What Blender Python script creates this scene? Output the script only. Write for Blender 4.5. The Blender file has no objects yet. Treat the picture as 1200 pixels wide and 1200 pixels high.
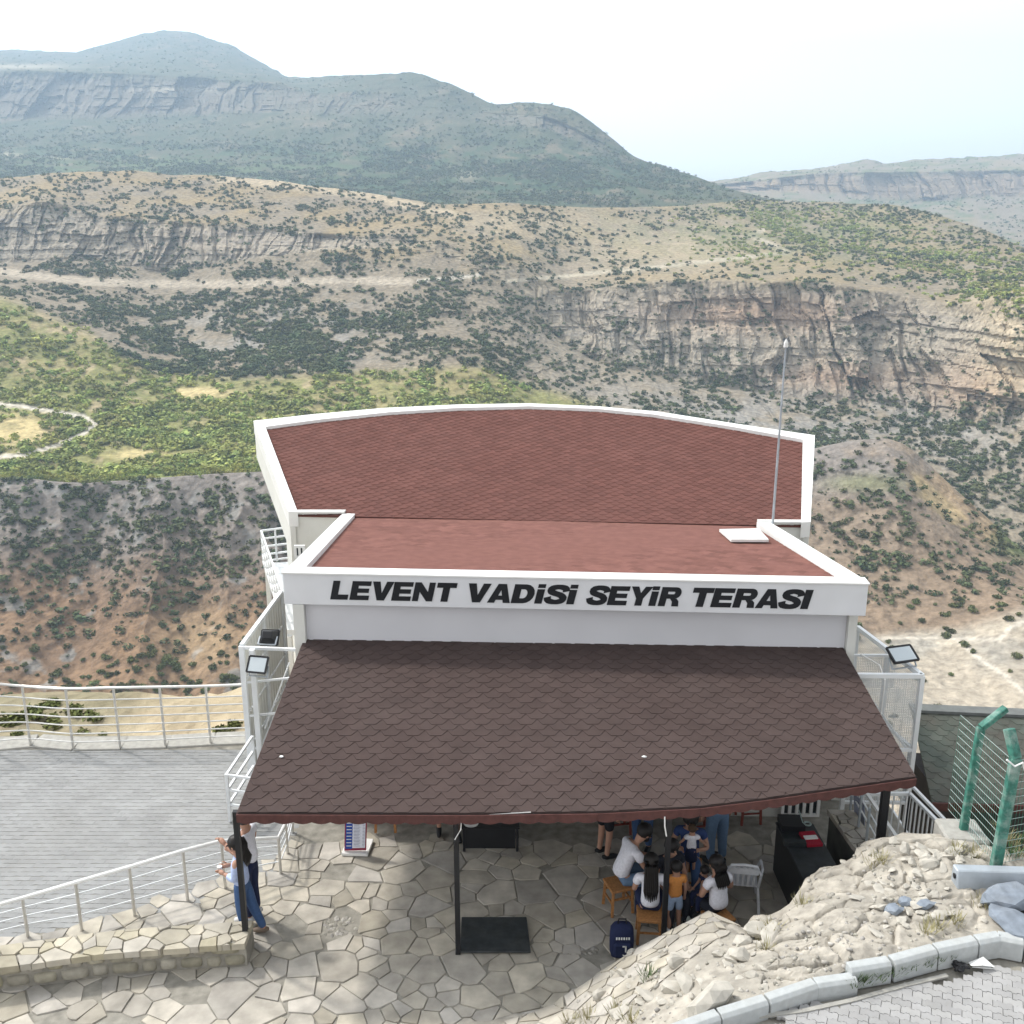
import bpy, bmesh, math, random
import numpy as np
from mathutils import Vector, Matrix
R = math.radians
random.seed(7); rng = np.random.default_rng(7)
S = bpy.context.scene
COL = S.collection

# ------------------------------------------------------------------ camera, light, exposure
CH, PITCH, F = 9.85, R(16.0), 1200.0
cd = bpy.data.cameras.new('camera'); cam = bpy.data.objects.new('camera', cd); COL.objects.link(cam)
cd.sensor_width = 36; cd.lens = 36 * F / 1200; cd.clip_end = 30000; cd.clip_start = 0.1
cam.location = (0, 0, CH); cam.rotation_euler = (R(90) - PITCH, 0, 0); S.camera = cam
SUN_EL, SUN_AZ = R(49), math.atan2(-0.83, 0.56)      # azimuth measured from +Y towards +X
sd = Vector((math.sin(SUN_AZ) * math.cos(SUN_EL), math.cos(SUN_AZ) * math.cos(SUN_EL), math.sin(SUN_EL)))
ld = bpy.data.lights.new('sun', 'SUN'); ld.energy = 3.0; ld.angle = R(4.5); ld.color = (1, .955, .88)
lo = bpy.data.objects.new('sun', ld); COL.objects.link(lo); lo.rotation_euler = sd.to_track_quat('Z', 'Y').to_euler()
w = bpy.data.worlds.new('World'); S.world = w; w.use_nodes = True
nt = w.node_tree; bgn = nt.nodes['Background']; sk = nt.nodes.new('ShaderNodeTexSky'); sk.sky_type = 'NISHITA'
sk.sun_disc = False; sk.sun_elevation = SUN_EL; sk.sun_rotation = SUN_AZ; sk.air_density = 1.0; sk.dust_density = 6.0; sk.ozone_density = 1.0; sk.altitude = 1300
hs = nt.nodes.new('ShaderNodeHueSaturation'); hs.inputs['Saturation'].default_value = .05; hs.inputs['Value'].default_value = 2.15; nt.links.new(sk.outputs[0], hs.inputs['Color']); nt.links.new(hs.outputs[0], bgn.inputs[0]); bgn.inputs[1].default_value = 0.15
S.view_settings.view_transform = 'Standard'; S.view_settings.look = 'None'; S.view_settings.exposure = 0.16; S.view_settings.gamma = 1
S.cycles.volume_bounces = 1; S.cycles.max_bounces = 6; S.cycles.diffuse_bounces = 3
HAZE = 2.2e-4

# ------------------------------------------------------------------ pixel -> point on a real surface
cp, sp = math.cos(PITCH), math.sin(PITCH)
C0 = Vector((0, 0, CH))
def ray(px, py):
    u = (px - 600) / F; v = (600 - py) / F
    return Vector((u, cp + v * sp, -sp + v * cp))
def onz(px, py, z=0.0): d = ray(px, py); return C0 + d * ((z - CH) / d.z)
def onY(px, py, Y): d = ray(px, py); return C0 + d * (Y / d.y)
def onpl(px, py, p0, n): d = ray(px, py); return C0 + d * ((p0 - C0).dot(n) / d.dot(n))

# ------------------------------------------------------------------ noise
def _h(ix, iy, iz, s):
    n = (ix * 374761393 + iy * 668265263 + iz * 2147483647 + s * 974634777) & 0xffffffff
    n = ((n ^ (n >> 13)) * 1274126177) & 0xffffffff
    n = ((n ^ (n >> 15)) * 2246822519) & 0xffffffff
    return ((n ^ (n >> 16)) & 0xffffff) / float(0xffffff)
def vnoise(x, y, z=None, s=0):
    x = np.asarray(x, float); y = np.asarray(y, float); z = np.zeros_like(x) if z is None else np.asarray(z, float)
    ix, iy, iz = np.floor(x).astype(np.int64), np.floor(y).astype(np.int64), np.floor(z).astype(np.int64)
    fx, fy, fz = x - ix, y - iy, z - iz
    fx, fy, fz = fx*fx*(3-2*fx), fy*fy*(3-2*fy), fz*fz*(3-2*fz)
    r = 0
    for a in (0, 1):
        for b in (0, 1):
            for c in (0, 1):
                r = r + _h(ix+a, iy+b, iz+c, s) * (fx if a else 1-fx) * (fy if b else 1-fy) * (fz if c else 1-fz)
    return r * 2 - 1
def fbm(x, y, z=None, o=4, s=0):
    r = 0; a = 1.0; t = 0
    for k in range(o):
        f = 2.03 ** k
        r = r + a * vnoise(np.asarray(x)*f + 17.3*k, np.asarray(y)*f + 9.1*k, None if z is None else np.asarray(z)*f, s + k); t += a; a *= .5
    return r / t
def worley(x, y, s=0):
    x = np.asarray(x, float); y = np.asarray(y, float); ix, iy = np.floor(x).astype(np.int64), np.floor(y).astype(np.int64); f1 = np.full(x.shape, 9.); f2 = f1.copy(); idv = np.zeros(x.shape)
    for a in (-1,0,1):
        for b in (-1,0,1):
            cx, cy = ix+a, iy+b; px = cx + _h(cx,cy,0,s); py = cy + _h(cx,cy,1,s); d = np.hypot(px-x, py-y); h = _h(cx,cy,2,s)
            m = d < f1; f2 = np.where(m, f1, np.minimum(f2, d)); idv = np.where(m, h, idv); f1 = np.where(m, d, f1)
    return f1, f2, idv
def sst(a, b, x): t = np.clip((x - a) / (b - a), 0, 1); return t * t * (3 - 2 * t)

# ------------------------------------------------------------------ materials
MATS = {}
def mat(name, col, rough=.8, metal=0, nscale=6, namt=.12, bump=0.0, bscale=30, island=0.0, attr=None, spec=.3, dirt=0.0, dirtcol=(.2,.17,.13), det=6, hue=0, nhue=0):
    if name in MATS: return MATS[name]
    m = bpy.data.materials.new(name); m.use_nodes = True; N = m.node_tree.nodes; L = m.node_tree.links
    b = N['Principled BSDF']; b.inputs['Roughness'].default_value = rough; b.inputs['Metallic'].default_value = metal; b.inputs['Specular IOR Level'].default_value = spec
    tc = N.new('ShaderNodeTexCoord'); g = N.new('ShaderNodeNewGeometry')
    nz = N.new('ShaderNodeTexNoise'); nz.inputs['Scale'].default_value = nscale; nz.inputs['Detail'].default_value = det; L.new(g.outputs['Position'], nz.inputs['Vector'])
    if attr:
        a = N.new('ShaderNodeAttribute'); a.attribute_name = attr; c = a.outputs['Color']
    else:
        a = N.new('ShaderNodeRGB'); a.outputs[0].default_value = (*col, 1); c = a.outputs[0]
    mr = N.new('ShaderNodeMapRange'); mr.inputs['From Min'].default_value = .3; mr.inputs['From Max'].default_value = .7
    mr.inputs['To Min'].default_value = 1 - namt; mr.inputs['To Max'].default_value = 1 + namt; L.new(nz.outputs[0], mr.inputs['Value'])
    h = N.new('ShaderNodeHueSaturation'); L.new(c, h.inputs['Color'])
    val = mr.outputs[0]
    if island:
        mi = N.new('ShaderNodeMapRange'); mi.inputs['To Min'].default_value = 1 - island; mi.inputs['To Max'].default_value = 1 + island; L.new(g.outputs['Random Per Island'], mi.inputs['Value'])
        mm = N.new('ShaderNodeMath'); mm.operation = 'MULTIPLY'; L.new(val, mm.inputs[0]); L.new(mi.outputs[0], mm.inputs[1]); val = mm.outputs[0]
    if hue:
        wn = N.new('ShaderNodeTexWhiteNoise'); wn.noise_dimensions = '1D'; L.new(g.outputs['Random Per Island'], wn.inputs['W'])
        mh = N.new('ShaderNodeMapRange'); mh.inputs['To Min'].default_value = .5 - hue; mh.inputs['To Max'].default_value = .5 + hue; L.new(wn.outputs[0], mh.inputs['Value']); L.new(mh.outputs[0], h.inputs['Hue'])
        ms = N.new('ShaderNodeMapRange'); ms.inputs['To Min'].default_value = .65; ms.inputs['To Max'].default_value = 1.15; L.new(wn.outputs[0], ms.inputs['Value']); L.new(ms.outputs[0], h.inputs['Saturation'])
    if nhue:
        nh = N.new('ShaderNodeTexNoise'); nh.inputs['Scale'].default_value = .06; nh.inputs['Detail'].default_value = 5; nh.inputs['Roughness'].default_value = .8; L.new(g.outputs['Position'], nh.inputs['Vector'])
        mh = N.new('ShaderNodeMapRange'); mh.inputs['From Min'].default_value = .35; mh.inputs['From Max'].default_value = .65; mh.inputs['To Min'].default_value = .5 - nhue; mh.inputs['To Max'].default_value = .5 + nhue*.7; L.new(nh.outputs[0], mh.inputs['Value']); L.new(mh.outputs[0], h.inputs['Hue'])
    L.new(val, h.inputs['Value']); out = h.outputs[0]
    if dirt:
        n2 = N.new('ShaderNodeTexNoise'); n2.inputs['Scale'].default_value = nscale * .35; n2.inputs['Detail'].default_value = 8; n2.inputs['Roughness'].default_value = .65; L.new(g.outputs['Position'], n2.inputs['Vector'])
        r2 = N.new('ShaderNodeMapRange'); r2.inputs['From Min'].default_value = .45; r2.inputs['From Max'].default_value = .75; r2.inputs['To Max'].default_value = dirt; L.new(n2.outputs[0], r2.inputs['Value'])
        mx = N.new('ShaderNodeMix'); mx.data_type = 'RGBA'; L.new(r2.outputs[0], mx.inputs[0]); L.new(out, mx.inputs[6]); mx.inputs[7].default_value = (*dirtcol, 1); out = mx.outputs[2]
    L.new(out, b.inputs['Base Color'])
    if bump:
        n3 = N.new('ShaderNodeTexNoise'); n3.inputs['Scale'].default_value = bscale; n3.inputs['Detail'].default_value = 8; L.new(g.outputs['Position'], n3.inputs['Vector'])
        bp = N.new('ShaderNodeBump'); bp.inputs['Strength'].default_value = min(1, bump*10); bp.inputs['Distance'].default_value = bump; L.new(n3.outputs[0], bp.inputs['Height']); L.new(bp.outputs[0], b.inputs['Normal'])
    MATS[name] = m; return m

M_white = mat('white_paint', (.78,.78,.76), .45, nscale=2.2, namt=.05, dirt=.30, dirtcol=(.5,.47,.42))
M_wall = mat('white_panel', (.70,.71,.73), .5, nscale=1.6, namt=.05, dirt=.22, dirtcol=(.45,.43,.4))
M_cream = mat('cream_wall', (.66,.66,.62), .6, nscale=1.5, namt=.05, dirt=.12, dirtcol=(.45,.42,.38))
M_letter = mat('black_letter', (.012,.013,.016), .5)
M_canopy = mat('dark_shingle', (.068,.049,.045), .95, spec=.1, nscale=3, namt=.10, bump=.004, bscale=250, island=.07, dirt=.22, dirtcol=(.10,.08,.075))
M_red = mat('red_shingle', (.135,.062,.052), .95, spec=.1, nscale=1.2, namt=.06, bump=.004, bscale=250, island=.12, dirt=.2, dirtcol=(.165,.09,.078))
M_red2 = mat('light_red_shingle', (.18,.085,.070), .95, spec=.1, nscale=5, namt=.12, bump=.004, bscale=250, island=.16, dirt=.2, dirtcol=(.21,.10,.09))
M_green_sh = mat('green_shingle', (.085,.10,.085), .95, nscale=2, namt=.15, bump=.004, bscale=250, island=.14, dirt=.35, dirtcol=(.13,.06,.05))
M_redwood = mat('red_brown_board', (.085,.034,.03), .7, nscale=12, namt=.2)
M_steel = mat('brushed_steel', (.62,.61,.58), .38, metal=.7, nscale=8, namt=.06)
M_wsteel = mat('white_steel', (.74,.76,.77), .4, nscale=5, namt=.05, dirt=.2, dirtcol=(.45,.43,.4))
M_black = mat('black_paint', (.016,.016,.018), .45)
M_blackpl = mat('black_plate', (.03,.035,.038), .42, nscale=9, namt=.3, dirt=.4, dirtcol=(.10,.10,.09))
M_dark = mat('dark_wall', (.05,.045,.045), .8)
M_wood = mat('stool_wood', (.36,.17,.06), .6, nscale=25, namt=.25)
M_redpaint = mat('dark_red_wood', (.22,.05,.035), .6, nscale=20, namt=.2)
M_plastic = mat('white_plastic', (.72,.74,.78), .4)
M_green = mat('green_paint', (.045,.17,.13), .6, nscale=14, namt=.35, dirt=.9, dirtcol=(.36,.42,.38))
M_wire = mat('green_wire', (.06,.22,.15), .5)
M_greywire = mat('grey_wire', (.30,.38,.36), .5)
M_conc = mat('concrete', (.36,.35,.32), .9, nscale=9, namt=.15, bump=.01, bscale=40, dirt=.4, dirtcol=(.25,.24,.22))
M_kerb = mat('kerb_concrete', (.43,.45,.45), .85, nscale=14, namt=.08, bump=.004, bscale=90, dirt=.35, dirtcol=(.36,.35,.32))
M_galv = mat('galvanised_steel', (.40,.44,.48), .5, metal=.35, nscale=5, namt=.12, dirt=.3, dirtcol=(.35,.36,.36))
M_flag = mat('flagstone', (.41,.375,.315), .85, nscale=4, namt=.22, bump=.008, bscale=22, island=.20, hue=.005, dirt=.35, dirtcol=(.29,.275,.245))
M_cap = mat('yellow_flagstone', (.41,.37,.285), .85, nscale=4, namt=.2, bump=.008, bscale=22, island=.22, hue=.006, dirt=.35, dirtcol=(.29,.275,.245))
M_mortar = mat('mortar', (.27,.255,.22), .95, nscale=7, namt=.25, bump=.02, bscale=40)
M_paver = mat('grey_paver', (.285,.288,.285), .9, nscale=1.6, namt=.09, bump=.004, bscale=80, island=.07, dirt=.35, dirtcol=(.22,.215,.20))
M_paver2 = mat('pink_paver', (.33,.325,.32), .9, nscale=3, namt=.08, bump=.003, bscale=90, island=.09, hue=.02, dirt=.3, dirtcol=(.26,.26,.25))
M_rock = mat('pale_rock', (.375,.345,.295), .92, nscale=5.5, namt=.30, bump=.03, bscale=26, dirt=.85, dirtcol=(.25,.235,.205), det=12)
M_stone = mat('loose_stone', (.37,.345,.295), .9, nscale=9, namt=.15, bump=.01, bscale=40, island=.25, hue=.015)
M_bluestone = mat('blue_grey_boulder', (.20,.23,.27), .85, nscale=7, namt=.25, bump=.02, bscale=20, dirt=.3, dirtcol=(.34,.35,.35))
M_wallstone = mat('wall_stone', (.33,.305,.235), .9, nscale=8, namt=.2, bump=.02, bscale=25, island=.2, hue=.01)
M_terr = mat('hill_ground', (.3,.3,.3), .95, nscale=.35, namt=.30, bump=1.6, bscale=.28, attr='albedo', spec=.1, det=10)
M_near = mat('ledge_ground', (.3,.3,.3), .95, nscale=1.5, namt=.2, bump=.12, bscale=3.0, attr='albedo', spec=.1, det=10)
M_shrub = mat('dark_shrub_leaf', (.11,.125,.045), .8, nscale=.12, namt=.5, island=.35, nhue=.05, spec=.1)
M_tree = mat('green_tree_leaf', (.27,.31,.08), .8, nscale=.08, namt=.45, island=.35, nhue=.05, spec=.1)
M_bush_s = mat('shrub_mass_leaf', (.095,.115,.052), .8, nscale=.10, namt=.5, island=.4, nhue=.06, spec=.1)
M_bush_t = mat('tree_mass_leaf', (.265,.305,.085), .8, nscale=.07, namt=.45, island=.35, nhue=.05, spec=.1)
M_grass = mat('dry_grass', (.34,.31,.17), .9, nscale=20, namt=.3)
M_weed = mat('green_weed', (.10,.15,.06), .9, nscale=20, namt=.3)
M_rubble = mat('rubble', (.34,.32,.28), .9, nscale=12, namt=.2, island=.3, hue=.015)
def cmat(name, col, rough=.85): return mat(name, col, rough, nscale=30, namt=.1)
M_skin = mat('skin', (.42,.24,.17), .6, nscale=20, namt=.05)
M_hair = mat('black_hair', (.014,.011,.010), .5)
M_glass = bpy.data.materials.new('dark_glass'); M_glass.use_nodes = True
_b = M_glass.node_tree.nodes['Principled BSDF']; _b.inputs['Base Color'].default_value = (.03,.04,.045,1); _b.inputs['Roughness'].default_value = .08
M_lens = bpy.data.materials.new('lamp_glass'); M_lens.use_nodes = True
_b = M_lens.node_tree.nodes['Principled BSDF']; _b.inputs['Base Color'].default_value = (.55,.6,.62,1); _b.inputs['Roughness'].default_value = .15; _b.inputs['Metallic'].default_value = .5
def mesh_panel(name, pitch, wire, col):        # expanded metal: real openings made by transparency of the sheet itself
    m = bpy.data.materials.new(name); m.use_nodes = True; N = m.node_tree.nodes; L = m.node_tree.links; b = N['Principled BSDF']
    b.inputs['Base Color'].default_value = (*col, 1); b.inputs['Roughness'].default_value = .5
    uv = N.new('ShaderNodeUVMap'); sx = N.new('ShaderNodeSeparateXYZ'); L.new(uv.outputs[0], sx.inputs[0]); outs = []
    for k in (0, 1):
        a = N.new('ShaderNodeMath'); a.operation = 'DIVIDE'; a.inputs[1].default_value = pitch; L.new(sx.outputs[k], a.inputs[0])
        f = N.new('ShaderNodeMath'); f.operation = 'FRACT'; L.new(a.outputs[0], f.inputs[0])
        c = N.new('ShaderNodeMath'); c.operation = 'LESS_THAN'; c.inputs[1].default_value = wire; L.new(f.outputs[0], c.inputs[0]); outs.append(c.outputs[0])
    mx = N.new('ShaderNodeMath'); mx.operation = 'MAXIMUM'; L.new(outs[0], mx.inputs[0]); L.new(outs[1], mx.inputs[1]); L.new(mx.outputs[0], b.inputs['Alpha'])
    return m
M_mesh = mesh_panel('white_mesh_sheet', .03, .28, (.62,.64,.65))

# ------------------------------------------------------------------ mesh builder
class MB:
    def __init__(s): s.v = []; s.f = []
    def poly(s, pts): b = len(s.v); s.v += [tuple(p) for p in pts]; s.f.append(tuple(range(b, b + len(pts))))
    def raw(s, v, f): b = len(s.v); s.v += [tuple(p) for p in v]; s.f += [tuple(i + b for i in q) for q in f]
    def prism(s, pts, vec):                     # closed prism, pts planar polygon, extruded by vec
        n = len(pts); vec = Vector(vec); p = [Vector(q) for q in pts]; t = [q + vec for q in p]
        nn = Vector((0,0,0))
        for i in range(n): nn += p[i].cross(p[(i+1) % n])
        if nn.dot(vec) > 0: bot, top = list(range(n))[::-1], list(range(n, 2*n))
        else: bot, top = list(range(n)), list(range(n, 2*n))[::-1]
        fs = [tuple(bot), tuple(top)]
        for i in range(n):
            j = (i + 1) % n; q = (i, j, j + n, i + n); fs.append(q if nn.dot(vec) > 0 else q[::-1])
        s.raw(p + t, fs)
    def box(s, c, d, rz=0, ax=None):            # centre, full dims
        hx, hy, hz = d[0]/2, d[1]/2, d[2]/2; m = ax if ax else Matrix.Rotation(rz, 3, 'Z'); c = Vector(c)
        vs = [c + m @ Vector((x*hx, y*hy, z*hz)) for z in (-1, 1) for x, y in ((-1,-1),(1,-1),(1,1),(-1,1))]
        s.raw(vs, [(3,2,1,0),(4,5,6,7),(0,1,5,4),(1,2,6,5),(2,3,7,6),(3,0,4,7)])
    def bar(s, a, b, w, h=None, up=(0,0,1)):    # rectangular bar a->b
        a, b = Vector(a), Vector(b); h = h or w; d = b - a; L = d.length; d.normalize(); up = Vector(up)
        if abs(d.dot(up)) > .98: up = Vector((0,1,0))
        x = d.cross(up).normalized(); z = x.cross(d); s.box((a+b)/2, (w, L, h), ax=Matrix((x, d, z)).transposed())
    def tube(s, pts, r, n=8, cap=True):
        pts = [Vector(p) for p in pts]; rs = r if isinstance(r, (list, tuple)) else [r]*len(pts); b = len(s.v)
        for i, p in enumerate(pts):
            d = (pts[min(i+1, len(pts)-1)] - pts[max(i-1, 0)]).normalized(); up = Vector((0,0,1)) if abs(d.z) < .95 else Vector((0,1,0))
            x = d.cross(up).normalized(); y = x.cross(d)
            for k in range(n):
                a = 2*math.pi*k/n; s.v.append(tuple(p + (x*math.cos(a) + y*math.sin(a))*rs[i]))
        for i in range(len(pts)-1):
            for k in range(n):
                j = (k+1) % n; s.f.append((b+i*n+k, b+(i+1)*n+k, b+(i+1)*n+j, b+i*n+j))
        if cap: s.f.append(tuple(b+k for k in range(n))); s.f.append(tuple(b+(len(pts)-1)*n+k for k in range(n))[::-1])
    def ell(s, c, r, n=10, m=None, dis=0, z0=-1.0):
        c = Vector(c); b = len(s.v); rows = n//2+1; m = m or Matrix.Identity(3)
        for i in range(rows+1):
            th = math.pi*i/rows
            for k in range(n):
                a = 2*math.pi*k/n; q = Vector((math.sin(th)*math.cos(a), math.sin(th)*math.sin(a), max(z0, math.cos(th))))
                if dis: q *= 1 + random.uniform(-dis, dis)
                s.v.append(tuple(c + m @ Vector((q.x*r[0], q.y*r[1], q.z*r[2]))))
        for i in range(rows):
            for k in range(n):
                j = (k+1) % n; s.f.append((b+i*n+k, b+(i+1)*n+k, b+(i+1)*n+j, b+i*n+j))
    def build(s, name, m, parent=None, bevel=0, smooth=False, uv=None):
        me = bpy.data.meshes.new(name); me.from_pydata(s.v, [], s.f); me.materials.append(m)
        if bevel or smooth:
            bm = bmesh.new(); bm.from_mesh(me)
            if smooth: bmesh.ops.remove_doubles(bm, verts=bm.verts, dist=1e-5)
            if bevel: bmesh.ops.bevel(bm, geom=[e for e in bm.edges if len(e.link_faces) == 2 and e.calc_face_angle(0) > .4], offset=bevel, segments=1, affect='EDGES')
            bm.to_mesh(me); bm.free()
        me.validate()
        if smooth: me.shade_smooth()
        o = bpy.data.objects.new(name, me); COL.objects.link(o)
        if parent: o.parent = parent
        return o
def npmesh(name, V, Fq, m, k=4, smooth=True):
    me = bpy.data.meshes.new(name); V = np.asarray(V, np.float32); Fq = np.asarray(Fq, np.int32)
    me.vertices.add(len(V)); me.vertices.foreach_set('co', V.ravel()); n = len(Fq)
    me.loops.add(n*k); me.loops.foreach_set('vertex_index', Fq.ravel()); me.polygons.add(n)
    me.polygons.foreach_set('loop_start', np.arange(0, n*k, k, dtype=np.int32)); me.polygons.foreach_set('loop_total', np.full(n, k, np.int32))
    me.update(calc_edges=True); me.validate(); me.materials.append(m)
    if smooth: me.polygons.foreach_set('use_smooth', np.ones(n, bool))
    o = bpy.data.objects.new(name, me); COL.objects.link(o); return o
def thing(name, label, cat, group=None, loc=(0,0,0)):
    o = bpy.data.objects.new(name, None); COL.objects.link(o); o.empty_display_size = .2
    return tag(o, label, cat, group)
def tag(o, label, cat, group=None):
    o['label'] = label; o['category'] = cat
    if group: o['group'] = group
    return o
def kind(o, k='structure', label=None):
    o['kind'] = k
    if label: o['label'] = label
    return o

# ================================================================== TERRAIN
def ip(poly, x): p = np.array(poly, float); return np.interp(x, p[:,0], p[:,1])
DX = 1.35
xs = np.arange(-190, 1392, DX)
def rayn(px, py):
    u = (px-600)/F; v = (600-py)/F; return u, cp+v*sp, -sp+v*cp
def blob(x, y, cx, cy, rx, ry, p=2): return np.exp(-(((x-cx)/rx)**2 + ((y-cy)/ry)**2)**(p/2))
def seg(x, y, pts, wd):
    d = np.full(np.shape(x), 1e9)
    for (ax, ay), (bx, by) in zip(pts[:-1], pts[1:]):
        t = np.clip(((x-ax)*(bx-ax)+(y-ay)*(by-ay))/((bx-ax)**2+(by-ay)**2), 0, 1)
        d = np.minimum(d, np.hypot(x-ax-t*(bx-ax), (y-ay-t*(by-ay))))
    return 1 - sst(wd*.6, wd*1.4, d)
def layer(name, lines, nrows, colorf, amp, seed, gully, xr=(-190,1392), back=1.0, ws=1.0):
    """lines from the crest down: (y polyline, distance polyline, cliffness towards the next line)"""
    x = xs[(xs >= xr[0]) & (xs <= xr[1])]
    def gs(a, sg):
        k = int(sg*3/DX)+1; g = np.exp(-.5*((np.arange(-k,k+1)*DX)/sg)**2); g /= g.sum(); return np.convolve(np.pad(a, k, mode='edge'), g, 'valid')
    ys = [gs(ip(l[0], x), 4 if i == 0 else 16) for i, l in enumerate(lines)]; ds = [gs(ip(l[1], x), 45) for l in lines]
    for k in range(1, len(ys)): ys[k] = np.maximum(ys[k], ys[k-1] + 1.0)
    PY, DD, CL = [], [], []
    for k in range(len(lines)-1):
        n = nrows[k]; cl = lines[k][2]; cl = gs(ip(cl, x), 20) if isinstance(cl, list) else np.full(len(x), float(cl))
        for r in range(n + (1 if k == len(lines)-2 else 0)):
            t = r / n; PY.append(ys[k]*(1-t) + ys[k+1]*t); DD.append(ds[k]*(1-t) + ds[k+1]*t)
            CL.append(cl * np.clip(4*min(t, 1-t)+.25, 0, 1))
    PY, DD, CL = np.array(PY), np.array(DD), np.array(CL); PX = np.broadcast_to(x, PY.shape)
    def pos(D): u, yy, zz = rayn(PX, PY); return np.stack([u*D/yy, D, CH + zz*D/yy], -1)
    P = pos(DD); X, Z = P[...,0], P[...,2]
    w_ = ws; Xw, Yw, Zw = X/w_, P[...,1]/w_, Z/w_
    n1 = fbm(Xw/70, Yw/70, Zw/50, 5, seed)
    wx = Xw + 9*fbm(Xw/28, Zw/22, None, 3, seed+5); wz = Zw + 6*fbm(Xw/30, Zw/30, None, 3, seed+6)
    def cell(a, b, s): return _h(np.floor(a).astype(np.int64), np.floor(b).astype(np.int64), 0, s)*2-1
    blocks = cell(wx/33 + .3, wz/60, seed+70)*6 + cell(wx/17, wz/34 + cell(wx/17, wx*0, seed+3), seed+7)*5.5 + cell(wx/6.5, wz/15 + 3*cell(wx/6.5, wx*0, seed+4), seed+8)*2.4 + cell(wx/2.6, wz/5, seed+12)*.9
    crk = np.clip(1 - np.abs(fbm(wx/14, Zw/60, None, 3, seed+9))*9, 0, 1)
    fl = blocks/8; strat = cell(wx/60, (Zw + 2*fbm(Xw/40, Zw*0, None, 3, seed+2))/3.2, seed+13)*1.3
    st = (strat/1.3+1)/2
    gl = 1 - np.abs(fbm(Xw/38 + .25*Zw/30, Zw/110, None, 4, seed+20))*2
    edge = np.clip(np.minimum(np.arange(PY.shape[0]), 8)/8, 0, 1)[:, None]
    sc = w_ * (.35 + .65*edge) * amp
    D2 = DD + sc*(n1*6*(1-CL*.4) + CL*(-blocks + crk*5 + strat) - (1-CL)*gully*gl*5 + fbm(Xw/9, Yw/9, Zw/9, 4, seed+30)*2.4 + (1-CL)*.8*strat*sst(.1,.4,fbm(Xw/40,Zw/40,None,3,seed+50)))
    P = pos(D2); P[...,2] += (1-edge)*amp*ws*1.2*fbm(X/30, X*0, None, 4, seed+41)
    c = colorf(PX, PY, P, CL, fl, st, gl)
    crest = [P[0] + np.array([0, k*60*back, -(k**1.6)*14*back]) for k in (3, 2, 1)]
    foot = [P[-1] + np.array([0, -k*14, -k*16]) for k in (1, 2)]
    Vg = np.concatenate([np.stack(crest), P, np.stack(foot)]); Cg = np.concatenate([np.repeat(c[:1], 3, 0), c, np.repeat(c[-1:], 2, 0)])
    nr, nc = Vg.shape[:2]; idx = np.arange(nr*nc).reshape(nr, nc)
    Fq = np.stack([idx[1:,:-1], idx[1:,1:], idx[:-1,1:], idx[:-1,:-1]], -1).reshape(-1, 4)
    o = npmesh(name, Vg.reshape(-1, 3), Fq, M_terr)
    at = o.data.color_attributes.new('albedo', 'FLOAT_COLOR', 'POINT')
    at.data.foreach_set('color', np.concatenate([np.clip(Cg, .01, .8), np.ones((*Cg.shape[:2], 1))], -1).astype(np.float32).ravel())
    cf = np.zeros(Vg.shape[:2]); cf[3:-2] = CL; fl2 = (cf[1:,:-1] > .3).ravel(); o.data.polygons.foreach_set('use_smooth', ~fl2)
    kind(o); return dict(P=P, PX=PX, PY=PY, CL=CL, o=o, c=c)
def mixc(c, col, m): return c*(1-m[...,None]) + np.array(col)*m[...,None]
TAN=(.31,.235,.13); GREYR=(.255,.21,.15); CLIFF=(.35,.305,.24); PINK=(.36,.245,.165); BROWN=(.215,.14,.088); ORANGE=(.29,.185,.105); GOLD=(.55,.44,.22); GREEN=(.125,.155,.06); PATH=(.62,.56,.47); DGREEN=(.040,.075,.030)

# far range on the right
def c0(PX, PY, P, CL, fl, st, gl):
    c = np.broadcast_to(np.array(GREYR), P.shape).copy()
    n = fbm(P[...,0]/60, P[...,2]/25, P[...,1]/80, 5, 3)
    c = mixc(c, TAN, sst(-.1, .4, n)*.7); c = mixc(c, PINK, CL*.4); c = mixc(c, GREEN, sst(.0, .25, fbm(P[...,0]/35, P[...,1]/35, P[...,2]/30, 5, 8))*(1-CL)*.9)
    return c
far = layer('far_mountain_range', [
  ([(700,222),(800,216),(850,211),(900,201),(960,197),(1000,190),(1018,186),(1040,192),(1070,187),(1120,185),(1160,183),(1200,180),(1392,176)], [(700,2600),(1392,3200)], .1),
  ([(700,228),(850,216),(960,203),(1050,202),(1200,200),(1392,200)], [(700,2500),(1392,2500)], 1.0),
  ([(700,240),(850,226),(960,228),(1050,238),(1200,230),(1392,230)], [(700,2420),(1392,2420)], .15),
  ([(700,290),(1392,330)], [(700,1500),(1392,1500)], 0)], [10, 24, 40], c0, 1.0, 11, 1.3, xr=(700,1392), back=4, ws=3.2)
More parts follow.
